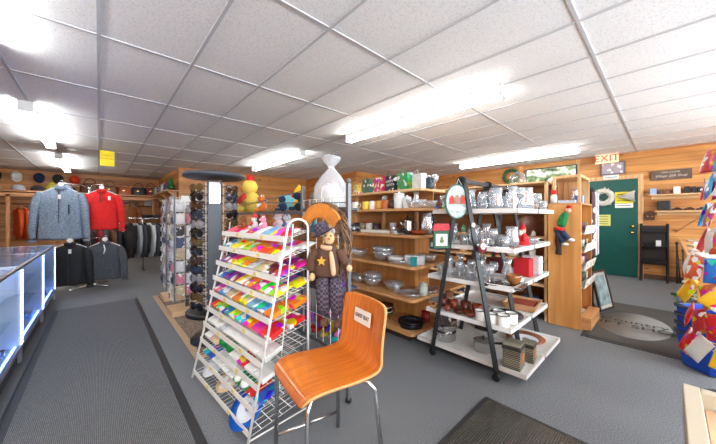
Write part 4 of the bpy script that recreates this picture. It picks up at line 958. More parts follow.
# shelf of mugs and glass
for k,(y,c,n_) in enumerate([(2.9,(190,190,190),'grey'),(2.72,(226,222,212),'cream'),(2.52,(236,206,70),'yellow'),(2.4,(230,225,215),'white'),(2.3,(214,150,40),'amber'),(2.2,(176,90,40),'rust brown'),(2.08,(60,50,50),'dark')]):
    put('mug',(2.44,y,1.337),'%s mug on the upper gondola shelf, %s from its far end'%(n_,ORD[k]),c=c,g='mugs on the upper gondola shelf',rz=-.6,s=1.1)
for k,(y,s_) in enumerate([(1.98,1.2),(1.87,.9)]): put('canister',(2.42,y,1.337),'white lidded canister on the upper gondola shelf, the %s one'%('taller','shorter')[k],c=(226,228,226),s=s_,g=G)
put('gbowl',(2.42,1.76,1.337),'clear glass bowl at the near end of the upper gondola shelf',g=G,s=.95); put('gbowl',(2.62,1.74,1.337),'cut glass bowl beyond the near one on the upper gondola shelf',g=G,s=.9)
# gift bags on the top board
gb = thing('gift_bag','x','gift bag')
MB().loft([[( .045*sx*w_,.08*sy*w_,z) for sx,sy in ((-1,-1),(1,-1),(1,1),(-1,1))] for w_,z in ((.96,0),(1,.01),(1,.19))],sm=False,cap=False).build('bag_body',printed('gift_paper',34,.35,.35),gb)
MB().tube([(-.045,.03*math.cos(a),.19+.05*math.sin(a)) for a in [PI*j/6 for j in range(7)]],.003,5).build('handle',tint('cord',.6),gb)
GB=Kind(gb)
for k,(y,c,n_,s_) in enumerate([(2.95,(214,196,90),'gold patterned',.7),(2.72,(60,110,90),'green and white wintry',1),(2.5,(206,30,72),'red and white snowflake',1),(2.3,(26,26,28),'black lettered',1),(2.1,(40,150,80),'green printed',1.05),(1.9,(220,226,220),'white printed',.9)]):
    o=GB((2.68,y,1.562),-.15,n_+' gift bag standing on the gondola top board','gift bags on the gondola top',c,s_)
    if n_.startswith('black'): text('HAPPY\nDAYS',.045,o,paper,(-.0465,0,.1),RX)
put('canister',(2.75,1.82,1.562),'dark pyramid-shaped tin at the near end of the gondola top',c=(40,60,70),s=(1.1,1.1,.9),g=G)
for k in range(4): put('goblet',(2.88,1.82+k*.1,1.562),'clear stemmed glass behind the gift bags, %s from the near end'%ORD[k],g='glasses behind the gift bags',s=1.05)

# ================================================================ A-FRAME GLASSWARE RACK
A = thing('a_frame_rack','black A-frame rack on casters with white trays of glassware and pans','display rack',(0,0,0))
FX = (2.22,2.72,3.22)
for x in FX:
    for y0,y1 in ((.875,1.125),(1.43,1.175)):
        l=MB().bar((x,y0,.075),(x,y1,1.53),.03).build('leg',black,A)
        c_=MB(); c_.tube([(x-.014,y0,.03),(x+.014,y0,.03)],.028,14); c_.box(x-.02,x+.02,y0-.012,y0+.012,.05,.085); c_.build('caster',blackp,l)
    MB().tube([(x-.02,1.15,1.54),(x+.02,1.15,1.54)],.04,14).build('apex_cap',black,A)
MB().box(2.2,3.24,1.13,1.17,1.525,1.56).build('top_bar',mat('bar_grey',(70,72,76),.35,.6),A,bevel=.004)
TR=[(.112,.68,1.62),(.41,.78,1.52),(.72,.77,1.50),(1.01,.76,1.47),(1.31,.73,1.45)]
wl=mat('tray_white',(228,226,222),.35)
for i,(z,y0,y1) in enumerate(TR):
    for x0,x1 in ((2.25,2.70),(2.745,3.19)):
        q=MB().box(x0,x1,y0,y1,z-.035,z-.02); q.box(x0,x0+.012,y0,y1,z-.035,z); q.box(x1-.012,x1,y0,y1,z-.035,z); q.box(x0,x1,y0,y0+.012,z-.035,z); q.box(x0,x1,y1-.012,y1,z-.035,z)
        q.build('tray',wl,A,bevel=.003)
TS_=[z-.019 for z,_,_ in TR]
rd=random.Random(11)
def row(level, keys, x, y0, y1, n, where, g, cs=None, s=1, jit=.012):
    for k in range(n):
        y=y0+(y1-y0)*k/max(1,n-1); ky=keys[k%len(keys)]; c=None; cn='clear'
        if cs: c,cn=cs[k%len(cs)]
        nm={'goblet':'stemmed goblet','tumbler':'tumbler','vase':'glass vase','pitcher':'glass pitcher','gbowl':'small glass bowl','mug':'mug','emug':'white dark-rimmed mug','cbowl':'bowl'}[ky]
        put(ky,(x+rd.uniform(-jit,jit),y,TS_[level]),('%s %s %s, %s from near end'%(cn,nm,where,ORD[k])).replace('clear white','white').replace('clear small','small clear'),g=g,c=c,s=s*rd.uniform(.93,1.07),rz=rd.uniform(-.5,.5))
row(4,['vase','pitcher','goblet'],2.33,.80,1.38,6,'in the front row of the top white tray','glassware on the top tray',s=.85)
row(4,['goblet','tumbler'],2.45,.79,1.39,7,'in the second row of the top white tray','glassware on the top tray',s=1.1)
row(4,['pitcher','goblet'],2.6,.79,1.39,6,'in the back row of the top white tray','glassware on the top tray',s=1.05)
row(4,['goblet','vase','tumbler'],2.9,.79,1.39,6,'on the far top tray of the black rack','glassware on the far top tray',s=.95)
row(4,['tumbler','goblet'],3.08,.79,1.39,5,'at the back of the far top tray','glassware on the far top tray',s=1)
row(3,['tumbler','goblet'],2.34,.86,1.38,7,'in the front row of the second tray down','glassware on the second tray',s=1.0)
row(3,['pitcher','tumbler','vase'],2.5,.86,1.38,6,'in the back row of the second tray down','glassware on the second tray',s=.9)
row(3,['gbowl','tumbler'],2.95,.86,1.38,4,'on the far second tray','glassware on the far second tray',s=.75)
row(2,['goblet','vase','tumbler'],2.34,.97,1.42,6,'in the front row of the middle tray','glassware on the middle tray',s=.95)
row(2,['vase','goblet'],2.5,.9,1.42,6,'in the back row of the middle tray','glassware on the middle tray',s=.9)
# red santa boot and boxes
t=thing('santa_figure','red and white santa figure among the glasses of the second tray','santa figure',(2.62,.82,TS_[3]),-2.4)
redf=mat('santa_red',(200,28,34),.8); wf=mat('santa_white',(236,234,230),.9)
MB().lathe([(0,0),(.05,0),(.055,.03),(.04,.09),(.025,.115),(0,.12)],16).build('body',redf,t); MB().ell((0,0,.135),(.026,.026,.026)).build('head',mat('face_pink',(226,170,140),.7),t); MB().lathe([(.03,.15),(.02,.175),(.0,.21)],12).build('hat',redf,t); MB().ell((0,-.018,.115),(.025,.018,.035)).build('beard',wf,t); MB().lathe([(.056,.0),(.058,.016),(.05,.018)],16).build('trim',wf,t)
for s_ in (-1,1): MB().tube([(s_*.03,0,.09),(s_*.055,-.02,.06)],[.014,.012],8).build('arm',redf,t)
put('solidbox',(2.9,.9,TS_[2]),'bright red box on the far middle tray',c=(196,26,36),s=(1,.7,1.35),g='boxes on the far middle tray'); put('carton',(3.08,.88,TS_[2]),'white floral box on the far middle tray',c=(225,215,220),s=(1,.8,1.4),g='boxes on the far middle tray')
put('solidbox',(2.9,1.12,TS_[2]),'dark maroon box on the far middle tray',c=(90,24,34),s=(1,.7,1.2),g='boxes on the far middle tray')
q=MB().box(-.1,.1,-.13,.13,0,.012); q.tube([(-.1,-.13,.018),(.1,-.13,.018),(.1,.13,.018),(-.1,.13,.018)],.008,6,closed=True,sm=False); o=q.build('serving_tray',steel); tag(o,'flat silver serving tray near the glasses on the second tray','tray'); o.location=(2.36,.93,TS_[3])
o=dup(o,(2.36,.86,TS_[2]),.1,'dark oval silver tray on the near corner of the middle tray')
put('cbowl',(2.42,.82,TS_[2]+.013),'brown wooden salad bowl on the near corner of the middle tray',c=(150,92,46),s=(.75,.75,1.25)); put('solidbox',(2.56,.86,TS_[2]),'low white napkin holder behind the wooden bowl',c=(226,226,226),s=(.8,.6,.3))
# stoneware tier
BR=[((120,50,32),'rust brown'),((84,36,26),'dark brown'),((140,62,40),'red-brown'),((100,44,32),'chestnut')]
row(1,['cbowl','cbowl','mug'],2.34,1.14,1.46,4,'in the front row of the stoneware tray','stoneware on the fourth tray',BR,.62)
row(1,['mug'],2.45,1.13,1.46,4,'in the back row of the stoneware tray','stoneware on the fourth tray',BR,.95)
put('canister',(2.56,1.46,TS_[1]),'brown stoneware crock with cream band at the far end of the stoneware tray',c=(120,78,56),s=(.9,.9,.85),g='stoneware on the fourth tray')
put('cbowl',(2.33,1.49,TS_[1]),'tan stoneware dish at the far corner of the stoneware tray',c=(186,130,70),s=.6,g='stoneware on the fourth tray')
row(1,['emug'],2.32,.86,1.04,3,'in the front row of the fourth tray','enamel mugs',s=1.05,jit=.003)
row(1,['emug'],2.42,.84,.94,2,'behind the front enamel mugs','enamel mugs',s=1.05,jit=.003)
o=PL((2.56,.93,TS_[1]),0,'large white plate with dark rim beside the enamel mugs','plates on the rack',(44,48,58),1.15); PL((2.56,.93,TS_[1]+.012),.2,'white plate stacked on the large rimmed plate','plates on the rack',(60,60,66),1.1)
q=MB()
for k in range(11): q.tube([(-.12,-.1+k*.02,.02),(.12,-.1+k*.02,.02)],.002,4)
q.tube([(-.12,-.1,.02),(.12,-.1,.02),(.12,.1,.02),(-.12,.1,.02)],.004,5,closed=True,sm=False)
for x in (-.1,.1):
    for y in (-.09,.09): q.tube([(x,y,0),(x,y,.02)],.003,4)
o=q.build('cooling_rack',blackp); tag(o,'black wire cooling rack behind the brown cups','cooling rack'); o.location=(2.58,1.22,TS_[1])
t=thing('wicker_basket','shallow wicker basket with a red-brown lining on the far fourth tray','basket',(2.97,.93,TS_[1]),.1)
wk=mat('wicker',(200,150,106),.8,bump=.8,bs=90); q=MB()
q.loft([[(sx*(.13+o_),sy*(.11+o_),z) for sx,sy in ((-1,-1),(1,-1),(1,1),(-1,1))] for o_,z in ((0,0),(.03,.06),(.02,.06),(-.008,.01))],sm=False); q.build('basket_body',wk,t)
for k in range(9): pass
MB().box(-.12,.12,-.1,.1,.02,.05).build('lining',mat('red_lining',(150,60,36),.8,vary=.35,vs=40),t,bevel=.01)
# pans
put('stockpot',(2.42,1.42,TS_[0]),'wide stainless pot on the bottom tray',g='pans on the bottom tray'); put('stockpot',(2.42,1.42,TS_[0]+.07),'darker stainless pot stacked on the wide pot',g='pans on the bottom tray',s=.9)
put('stockpot',(2.58,1.5,TS_[0]),'tall dark stock pot at the back of the bottom tray',g='pans on the bottom tray',s=(1,1,1.7))
put('saucepan',(2.46,1.08,TS_[0]),'stainless saucepan with lid and black handle on the bottom tray',g='pans on the bottom tray',rz=-1.2,s=.95)
mw,nt,N,L,b=newmat('woven_box'); tc=N.new('ShaderNodeTexCoord'); ck=N.new('ShaderNodeTexBrick'); ck.inputs['Scale'].default_value=26; ck.inputs['Color1'].default_value=lin((52,50,44)); ck.inputs['Color2'].default_value=lin((70,68,58)); ck.inputs['Mortar'].default_value=lin((168,160,136)); ck.inputs['Mortar Size'].default_value=.03
mp=N.new('ShaderNodeMapping'); mp.inputs['Rotation'].default_value=(PI/2,0,.7); L.new(tc.outputs['Object'],mp.inputs[0]); L.new(mp.outputs[0],ck.inputs[0]); L.new(ck.outputs[0],b.inputs['Base Color'])
for (x,y,s_,l_) in ((2.36,.80,1,'larger patterned dark box with an orange picture on the near corner of the bottom tray'),(2.56,.76,.78,'smaller patterned dark open box behind the larger one on the bottom tray')):
    t=thing('patterned_box',l_,'box',(x,y,TS_[0]),.1)
    q=MB().box(-.08*s_,.08*s_,-.06*s_,.06*s_,0,.185*s_); q.build('box_body',mw,t,bevel=.003)
    MB().box(-.084*s_,.084*s_,-.064*s_,.064*s_,.15*s_,.175*s_).build('lid_band',mat('dark_band',(46,44,40),.5),t)
    MB().prism([(.035*s_*math.cos(a),.085*s_+.045*s_*math.sin(a)) for a in [2*PI*j/14 for j in range(14)]],-.0645*s_,-.06*s_,'y').build('picture_patch',mat('orange_patch',(196,110,60),.6,vary=.3,vs=40),t)
PL((2.95,.9,TS_[0]),0,'brown rimmed platter on the far bottom tray','plates on the rack',(150,90,70),1.4)
put('solidbox',(2.95,1.25,TS_[0]),'dark box on the far bottom tray',c=(50,46,44),s=(1.2,1.1,.9))
# ornaments hung on the rack
t=thing('oval_sign','oval green-rimmed welcome ornament with houses hanging at the apex of the black rack','ornament',(2.17,1.17,1.37),-.72)
q=MB().prism([(.10*math.cos(a),.145*math.sin(a)) for a in [2*PI*j/28 for j in range(28)]],-.008,.008,'y'); q.build('rim',mat('orn_green',(44,84,66),.5),t,bevel=.003)
q=MB().prism([(.088*math.cos(a),.132*math.sin(a)) for a in [2*PI*j/28 for j in range(28)]],-.011,-.006,'y'); q.build('scene_panel',mat('orn_scene',(178,196,190),.6,vary=.3,vs=30),t)
for k,(x,c) in enumerate(((-.045,(190,50,44)),(.0,(150,120,90)),(.045,(190,50,44)))):
    MB().prism([(x-.02,-.02),(x+.02,-.02),(x+.02,.03),(x,.055),(x-.02,.03)],-.018,-.008,'y').build('house',mat('orn%d'%k,c,.6),t)
MB().prism([(.04*math.cos(a)*1.6,.02*math.sin(a)-.055) for a in [2*PI*j/14 for j in range(14)]],-.014,-.008,'y').build('white_cloud',paper,t)
MB().tube([(0,0,.14),(.02,.02,.19),(0.04,.0,.14)],.003,5).build('cord',paper,t)
t=thing('house_ornament','green framed snowman picture with a red roof hanging on the left rack leg','ornament',(2.165,1.31,1.13),-.72)
MB().box(-.07,.07,-.012,.012,-.155,.0).build('frame',mat('orn_green2',(40,92,62),.6),t,bevel=.004)
MB().prism([(-.078,-.002),(.078,-.002),(.06,.058),(-.06,.058)],-.02,.014,'y').build('roof',mat('orn_red',(200,62,72),.7,vary=.25,vs=60),t,bevel=.004)
MB().box(-.05,.05,-.015,-.010,-.132,-.03).build('picture',mat('orn_pic',(222,224,214),.7),t)
MB().ell((0,-.017,-.09),(.018,.006,.018),n=10,k=6).ell((0,-.017,-.065),(.012,.006,.012),n=10,k=6).build('snowman',mat('orn_sm',(110,140,90),.7),t)
t=thing('santa_ornament','small dark red santa ornament with hanging feet on the right rack leg','ornament',(2.17,.96,1.0),-.72)
MB().ell((0,0,0),(.035,.018,.035)).build('body',mat('dkred',(120,30,44),.7),t); MB().ell((0,-.012,.02),(.02,.012,.028)).build('beard',wf,t); MB().lathe([(.022,.035),(.012,.06),(0,.075)],10).build('hat',mat('taupe',(150,120,110),.8),t)
q=MB()
for s_ in (-1,1): q.tube([(s_*.012,0,-.03),(s_*.014,0,-.075)],.0025,5); q.ell((s_*.014,-.004,-.08),(.009,.012,.007),n=8,k=5)
q.build('feet',blackp,t)
for s_ in (-1,1): MB().ell((s_*.032,0,.028),(.012,.008,.01),n=8,k=5).build('arm',mat('grey_felt',(170,170,175),.8),t)
o=MB().ell((0,0,0),(.02,.015,.02)).build('cotton_ball',wf); tag(o,'white cotton puff on the middle of the right rack leg','ornament'); o.location=(2.19,1.04,1.18)

# more goods on the far ends of the gondola shelves
ex=[('carton',(2.45,2.8,1.062),(60,60,66),'dark printed carton at the far end of the counter-height shelf'),
('canister',(2.6,2.66,1.062),(196,60,50),'red lidded tin behind the dark carton at counter height'),
('carton',(2.44,2.86,.752),(200,190,176),'pale printed carton at the far end of the third gondola shelf'),
('gbowl',(2.66,2.36,.752),None,'glass bowl at the back of the third gondola shelf'),
('gbowl',(2.42,2.62,.432),None,'glass bowl beyond the nested pair on the fourth gondola shelf'),
('carton',(2.44,2.88,.432),(150,120,90),'tan printed carton at the far end of the fourth gondola shelf'),
('sbowl',(2.42,2.78,.102),None,'steel bowl at the far end of the lowest gondola shelf'),
('tumbler',(2.34,2.0,1.062),None,'clear tumbler in front of the percolator'),
('tumbler',(2.34,1.95,.432),None,'clear tumbler between dish and bowl on the fourth gondola shelf'),
('vase',(2.62,1.9,1.337),None,'glass vase behind the white canisters'),
('pitcher',(2.60,2.1,1.337),None,'glass pitcher behind the dark mug'),
('goblet',(2.6,2.35,1.337),None,'stemmed goblet behind the amber mug'),
('canister',(2.62,2.6,1.337),(120,84,50),'brown tin behind the cream mug'),
('gbowl',(2.66,1.78,.752),None,'glass bowl behind the white and teal carton'),
('gdish',(2.64,1.76,.432),None,'oval glass dish behind the storage jar'),
('mug',(2.66,1.8,.102),(150,40,40),'dark red mug beside the stacked baking pans'),
]
for ky,loc,c,lb in ex: put(ky,loc,lb,c=c,g=G,rz=.3)
# ================================================================ BACK SHELVING BEYOND THE BLACK RACK
def bookcase(name,lbl,x0,x1,y0,y1,H,zs,m1=lightpineZ,m2=lightpine):
    t=thing(name,lbl,'shelving',(0,0,0))
    for y in (y0,y1-.03): 
        q=MB()
        for x in (x0,x1-.04): q.box(x,x+.04,y,y+.03,0,H)
        q.build('post',m1,t)
    for z in zs: MB().box(x0,x1,y0,y1,z-.02,z).build('shelf',m2,t,bevel=.002)
    MB().box(x1-.005,x1,y0+.03,y1-.03,.05,H-.02).build('back_panel',wood('panel_dark',(120,76,42),(150,98,58),'Y',3),t)
    return t
bookcase('pine_bookcase','light pine bookcase beyond the glassware rack, next to the elf panel',3.95,4.3,.97,3.0,1.68,(.12,.42,.72,1.0,1.34,1.68))
bookcase('pine_bookcase','long light pine bookcase deep in the shop below the green wreath',5.5,5.85,2.0,5.9,1.62,(.12,.5,.9,1.3,1.62))
rd=random.Random(21)
PC=[((206,202,196),'pale'),((120,84,60),'brown'),((58,58,62),'dark grey'),((160,40,44),'red'),((80,120,90),'green'),((190,160,110),'tan'),((60,80,120),'blue'),((225,225,222),'white')]
def fill(x,y0,y1,z,n,who,g,keys=('carton','solidbox','canister','cbowl','mug'),smax=1.2):
    for k in range(n):
        y=y0+(y1-y0)*(k+.5)/n; ky=keys[rd.randrange(len(keys))]; c,cn=PC[rd.randrange(8)]
        nm={'carton':'printed box','solidbox':'plain box','canister':'lidded tin','cbowl':'bowl','mug':'mug','gbowl':'glass bowl'}[ky]
        put(ky,(x,y,z+.002),'%s %s, %s, %s from near end'%(cn,nm,who,ORD[k]),g=g,c=c,rz=rd.uniform(-.3,.3),s=rd.uniform(.75,smax))
for z,w_ in ((.12,'bottom board'),(.42,'second board up'),(.72,'third board up'),(1.0,'fourth board up'),(1.34,'fifth board up')):
    fill(4.08,1.05,2.9,z,8,w_+' of the elf panel bookcase','goods on the bookcase by the elf panel')
for z,w_ in ((.5,'second board'),(.9,'third board'),(1.3,'fourth board'),(1.62,'top')):
    fill(5.62,2.1,5.8,z,12,w_+' of the long wreath bookcase','goods on the long bookcase')
o=MB().lathe([(0,0),(.12,.0),(.13,.012),(0,.02)],28).build('wooden_plate',mat('walnut',(92,52,34),.4)); tag(o,'round dark wooden plate standing upright on the bookcase by the elf panel','plate'); o.location=(4.0,1.2,1.13); o.rotation_euler=(0,PI/2-.15,.6)
# glazed top goods by the apex bar
t=thing('glass_dome','tall glass cheese dome at the near end of the bookcase top','dome',(4.12,1.35,1.682))
MB().lathe([(.1,0),(.1,.08),(.07,.14),(0,.17)],20).build('dome',cg,t); MB().lathe([(0,0),(.12,0),(.12,.012),(0,.012)],20).build('base',oakX,t)

# ================================================================ ELF PANEL UNIT WITH BINS
t=thing('end_unit','pine end unit with a broad wood panel and slanted white bins facing the mat','shelving',(0,0,0))
MB().box(3.9,3.93,.64,.95,0,1.39).build('side_panel',wood('honey_panel',(204,138,72),(232,172,104),'Z',3,.35),t,bevel=.003)
MB().box(4.53,4.56,.64,.95,0,1.39).build('side_panel',oakZ,t)
MB().box(3.93,4.53,.93,.95,0,1.39).build('back_panel',oakX,t); MB().box(3.93,4.53,.66,.93,0,.05).box(3.9,4.56,.64,.95,1.385,1.405).build('top_board',oakX,t)
MB().box(3.93,4.5,.56,.66,.0,.14).build('low_lip',oakX,t)
for k,z in enumerate((1.06,.86,.66,.46)):
    q=MB(); q.T=Matrix.Translation((0,0,z))
    q.add([(3.935,.62,0),(4.525,.62,0),(4.525,.93,.05),(3.935,.93,.05),(3.935,.60,.09),(4.525,.60,.09),(3.935,.63,.004),(4.525,.63,.004)],[(0,1,2,3),(0,4,5,1)],0)
    o=q.build('bin_board',mat('bin_white',(226,222,214),.5),t); sm_=o.modifiers.new('s','SOLIDIFY'); sm_.thickness=.008
    for j in range(3): MB().box(3.98+j*.19,4.04+j*.19,.597,.6,z+.03,z+.07).build('price_label',mat('label_grey',(190,176,150),.6),o)
    for j in range(5):
        c,n_=PC[(j*3+k)%8]; put('solidbox',(4.0+j*.11,.74,z+.035),'%s small pack in the %s slanted bin, %s from the wood panel'%(n_,['top','second','third','lowest'][k],ORD[j]),c=c,s=(.7,.8,.7),g='packs in the slanted bins')
for j in range(3):
    c,n_=[((40,40,44),'black'),((190,190,190),'silver'),((225,225,225),'white')][j]
    put('cbowl',(4.02+j*.17,.72,.06),'%s metal trinket dish at the foot of the end unit, %s from the panel'%(n_,ORD[j]),c=c,g='trinket dishes at the foot of the end unit',s=.9)
t=thing('open_crate_shelf','open pine box frame standing on top of the end unit','shelf',(0,0,0))
q=MB().box(4.0,4.03,.66,.69,1.406,1.70).box(4.0,4.03,.90,.93,1.406,1.70).box(4.5,4.53,.66,.93,1.406,1.70).box(4.0,4.53,.66,.93,1.70,1.73); q.build('frame',lightpineZ,t); MB().box(4.2,4.5,.92,.93,1.41,1.70).build('back_panel',MATS['panel_dark'],t)
put('vase',(4.4,.78,1.407),'white cherub statuette inside the open pine box frame','figurine',s=.9)
put('carton',(3.97,.78,1.407),'blue and white box lying on top of the end unit next to the santa bottle',c=(170,190,215),s=(.6,.9,.25)); 
for k in range(3): put('solidbox',(4.12+.07*k,.70,1.407),'%s book standing on top of the end unit'%('blue','white','slate')[k],c=[(60,90,150),(225,225,225),(90,100,120)][k],s=(.35,.4,.75),cat='book')
t=thing('santa_bottle','white bottle with a bright red cap on top of the end unit','bottle',(3.93,.90,1.407))
MB().lathe([(0,0),(.032,0),(.034,.08),(.02,.11),(0,.115)],14).build('bottle_body',enam,t); MB().lathe([(.026,.10),(.026,.15),(.0,.155)],14).build('cap',redf,t)
t=thing('elf_doll','green and red stocking elf doll hanging flat on the wood panel','elf doll',(3.87,.79,1.25))
gf=mat('elf_green',(26,120,62),.9); nf=mat('elf_navy',(44,58,84),.9)
MB().tube([(0,-.03,.05),(0,.0,.0),(0,.02,-.08),(-.0,.025,-.12)],[.03,.045,.048,.04],10).build('body',gf,t,sub=1)
MB().ell((-.005,-.04,.07),(.03,.03,.03)).build('head',mat('face_pink'),t); MB().tube([(0,-.035,.09),(0,-.06,.115),(0,-.03,.12)],[.03,.02,.008],8).build('hat',redf,t)
MB().tube([(0,.04,-.13),(-.005,.045,-.16)],.05,10).build('belt',redf,t); MB().tube([(0,.03,-.15),(0,-.01,-.21),(0,-.05,-.25)],[.034,.03,.026],8).tube([(0,.06,-.15),(0,.04,-.23),(0,.0,-.29)],[.034,.03,.026],8).build('legs',nf,t)
MB().ell((0,-.065,-.26),(.025,.035,.018)).ell((0,-.01,-.31),(.025,.035,.018)).build('shoes',wf,t)
o=MB().tube([(0,0,.1),(0,.005,0),(0,-.005,-.1),(0,0,-.16)],[.02,.028,.026,.03],8).build('braided_tassel',mat('dark_tassel',(58,40,34),.9,bump=.9,bs=90),wob=.008,ws=40); tag(o,'dark brown braided hanging piece below the elf doll on the wood panel','wall hanging'); o.location=(3.875,.845,.98)
# hanging print rack and leaning picture
t=thing('print_rack','narrow dark rack of hanging prints between the end unit and the green door','rack',(0,0,0))
MB().box(4.78,4.81,.70,.74,0,1.66).box(5.1,5.13,.70,.74,0,1.66).box(4.78,5.13,.69,.75,0,.03).build('post',black,t)
cols2=[((60,30,40),'maroon'),((150,160,180),'blue-grey'),((226,226,232),'white'),((36,36,40),'black'),((214,190,196),'pink')]
PR=Kind(tag(MB().box(-.05,.05,-.004,.004,-.85,0).build('hanging_print',printed('print_poster',14,.4,.4)),'x','print'))
for k,(c,n_) in enumerate(cols2): PR((4.80+k*.07,.66,1.58),-.25,'long %s hanging print on the narrow rack, %s from its near edge'%(n_,ORD[k]),'hanging prints',c)
q=MB().tube([(4.75,.66,1.59),(5.15,.66,1.59)],.008,6).tube([(4.79,.66,1.59),(4.79,.72,1.62)],.008,6).build('arm',black,t)
t=thing('framed_picture','black framed landscape picture leaning by the foot of the print rack','picture',(5.02,.545,.0),-.1,rot=(-.2,0,-.24))
q=MB(); 
q.box(-.2,.2,-.012,.012,0,.03); q.box(-.2,.2,-.012,.012,.50,.53); q.box(-.2,-.17,-.012,.012,0,.53); q.box(.17,.2,-.012,.012,0,.53); q.build('frame',black,t,bevel=.003)
MB().box(-.17,.17,.0,.006,.03,.5).build('mount',mat('mount_beige',(176,168,156),.7),t)
MB().box(-.14,.14,-.004,.0,.07,.46).build('landscape_print',mat('landscape',(120,140,140),.6,vary=.5,vs=9),t)

# ================================================================ FAR WALL
t=thing('television','wide black wall television showing pale leaves','television',(8.14,1.94,2.2))
MB().box(-.02,.03,-.53,.53,-.27,.27).build('bezel',blackp,t,bevel=.004)
m,nt,N,L,b=newmat('tv_picture'); tc=N.new('ShaderNodeTexCoord'); v=N.new('ShaderNodeTexVoronoi'); v.inputs['Scale'].default_value=11; L.new(tc.outputs['Object'],v.inputs['Vector']); n_=N.new('ShaderNodeTexNoise'); n_.inputs['Scale'].default_value=7; L.new(tc.outputs['Object'],n_.inputs['Vector'])
r=N.new('ShaderNodeValToRGB'); r.color_ramp.elements[0].position=.35; r.color_ramp.elements[0].color=lin((38,52,40)); r.color_ramp.elements[1].position=.62; r.color_ramp.elements[1].color=lin((206,214,196)); e_=r.color_ramp.elements.new(.5); e_.color=lin((112,130,90)); L.new(n_.outputs['Fac'],r.inputs[0]); L.new(r.outputs[0],b.inputs['Base Color']); L.new(r.outputs[0],b.inputs['Emission Color']); b.inputs['Emission Strength'].default_value=.55; b.inputs['Roughness'].default_value=.1; n_.inputs['Detail'].default_value=6
MB().box(-.0225,-.02,-.505,.505,-.245,.245).build('screen',m,t)
MB().box(.03,.055,-.12,.12,-.12,.12).build('bracket',black,t)
def wreath(lbl,loc,c,r,rz,rt,deco=None):
    t=thing('door_wreath' if deco else 'wall_wreath',lbl,'wreath',loc)
    q=MB(); rd=random.Random(5)
    for k in range(90):
        a=rd.uniform(0,6.28); rr_=r+rd.uniform(-rt,rt); x=rd.uniform(-.03,0); q.add([(x-.03,rr_*math.cos(a)+rd.uniform(-.04,.04),rr_*math.sin(a)+rd.uniform(-.04,.04)),(x,rr_*math.cos(a),rr_*math.sin(a)+.02),(x,rr_*math.cos(a)+.02,rr_*math.sin(a)-.015)],[(0,1,2)])
    q.tube([(-.015,r*math.cos(a),r*math.sin(a)) for a in [2*PI*j/24 for j in range(24)]],rt*.9,8,closed=True)
    q.build('greenery',c,t,wob=.01,ws=30); return t
wreath('round green wreath on the pine wall left of the television',(8.15,2.83,2.34),mat('wreath_green',(60,96,56),.9,vary=.5,vs=30),.17,0,.045)
t=wreath('white cotton wreath with a white paper cone on the green door',(8.13,.95,1.68),mat('cotton',(206,200,190),.95,vary=.2,vs=30),.14,0,.06,True)
MB().lathe([(0,.0),(.12,.28)],14).build('paper_cone',paper,t,loc=(-.06,-.22,0),rot=(PI/2,0,0))
t=thing('exit_sign','exit sign with red letters on a pale panel above the green door','exit sign',(8.02,.88,2.5))
MB().box(-.02,.02,-.19,.19,-.1,.095).build('sign_panel',mat('exit_panel',(250,226,190),.5,emit=(250,200,150),es=.25),t,bevel=.004)
text('EXIT',.2,t,mat('exit_red',(226,60,20),.5,emit=(230,60,20),es=.5),(-.023,0,0),RX,sx=1.0)
MB().box(.02,.17,-.03,.03,-.03,.05).build('wall_bracket',sock,t)
t=thing('framed_poster','framed group poster hanging right below the exit sign','picture',(8.18,.80,2.3))
MB().box(-.02,.0,-.2,.2,-.14,.14).build('frame',mat('frame_grey',(110,104,110),.5),t,bevel=.003); MB().box(-.024,-.02,-.17,.17,-.11,.11).build('poster_print',printed('poster_print',16,.4,.5),t,color=(176,160,170))
def notice(lbl,x,y,z,w_,h_,c,lines,cat='notice'):
    t=thing('paper_notice',lbl,cat,(x,y,z)); MB().box(-.002,.0,-w_/2,w_/2,-h_/2,h_/2).build('sheet',mat('sheet%d'%sum(c),c,.7),t)
    q=MB()
    for k in range(lines): zz=h_/2-(k+.8)*h_/(lines+.6); q.box(-.0035,-.002,-w_*.38,w_*(.38-.1*(k%2)),zz-.006,zz+.006)
    q.build('writing',mat('ink',(60,56,50),.7),t); return t
notice('white paper notice fixed to the casing above the green door',8.165,.83,2.11,.26,.09,(240,240,236),1)
notice('bright yellow notice on the green door, upper right',8.148,.62,1.66,.28,.24,(244,228,60),3)
notice('white sheet stuck under the bright yellow notice',8.148,.62,1.49,.28,.09,(235,236,230),1)
notice('pale yellow square notice on the green door below the wreath',8.148,.98,1.18,.30,.24,(222,216,120),4)
t=thing('wooden_sign','weathered grey-brown lettered board on the pine wall','sign',(8.18,-.04,2.07))
MB().box(-.025,0,-.27,.27,-.095,.095).build('board',mat('weathered',(104,88,78),.8,vary=.25,vs=9),t,bevel=.004)
sl=mat('sign_cream',(214,200,184),.7); text('WELCOME',.05,t,sl,(-.027,0,.05),RX); text('Village Gift Shop',.066,t,sl,(-.027,0,-.02),RX,font_shear=.3,sx=.95)
def wshelf(lbl,y0,y1,z):
    t=thing('wall_shelf',lbl,'shelf',(0,0,0)); MB().box(8.0,8.2,y0,y1,z-.025,z).build('board',lightpine,t,bevel=.003); MB().box(8.16,8.19,y0+.03,y1-.03,z-.09,z-.025).build('batten',lightpine,t)
wshelf('upper light pine wall shelf below the lettered board',-.60,.25,1.69); wshelf('lower light pine wall shelf with dark toy cars',-.60,.17,1.37)
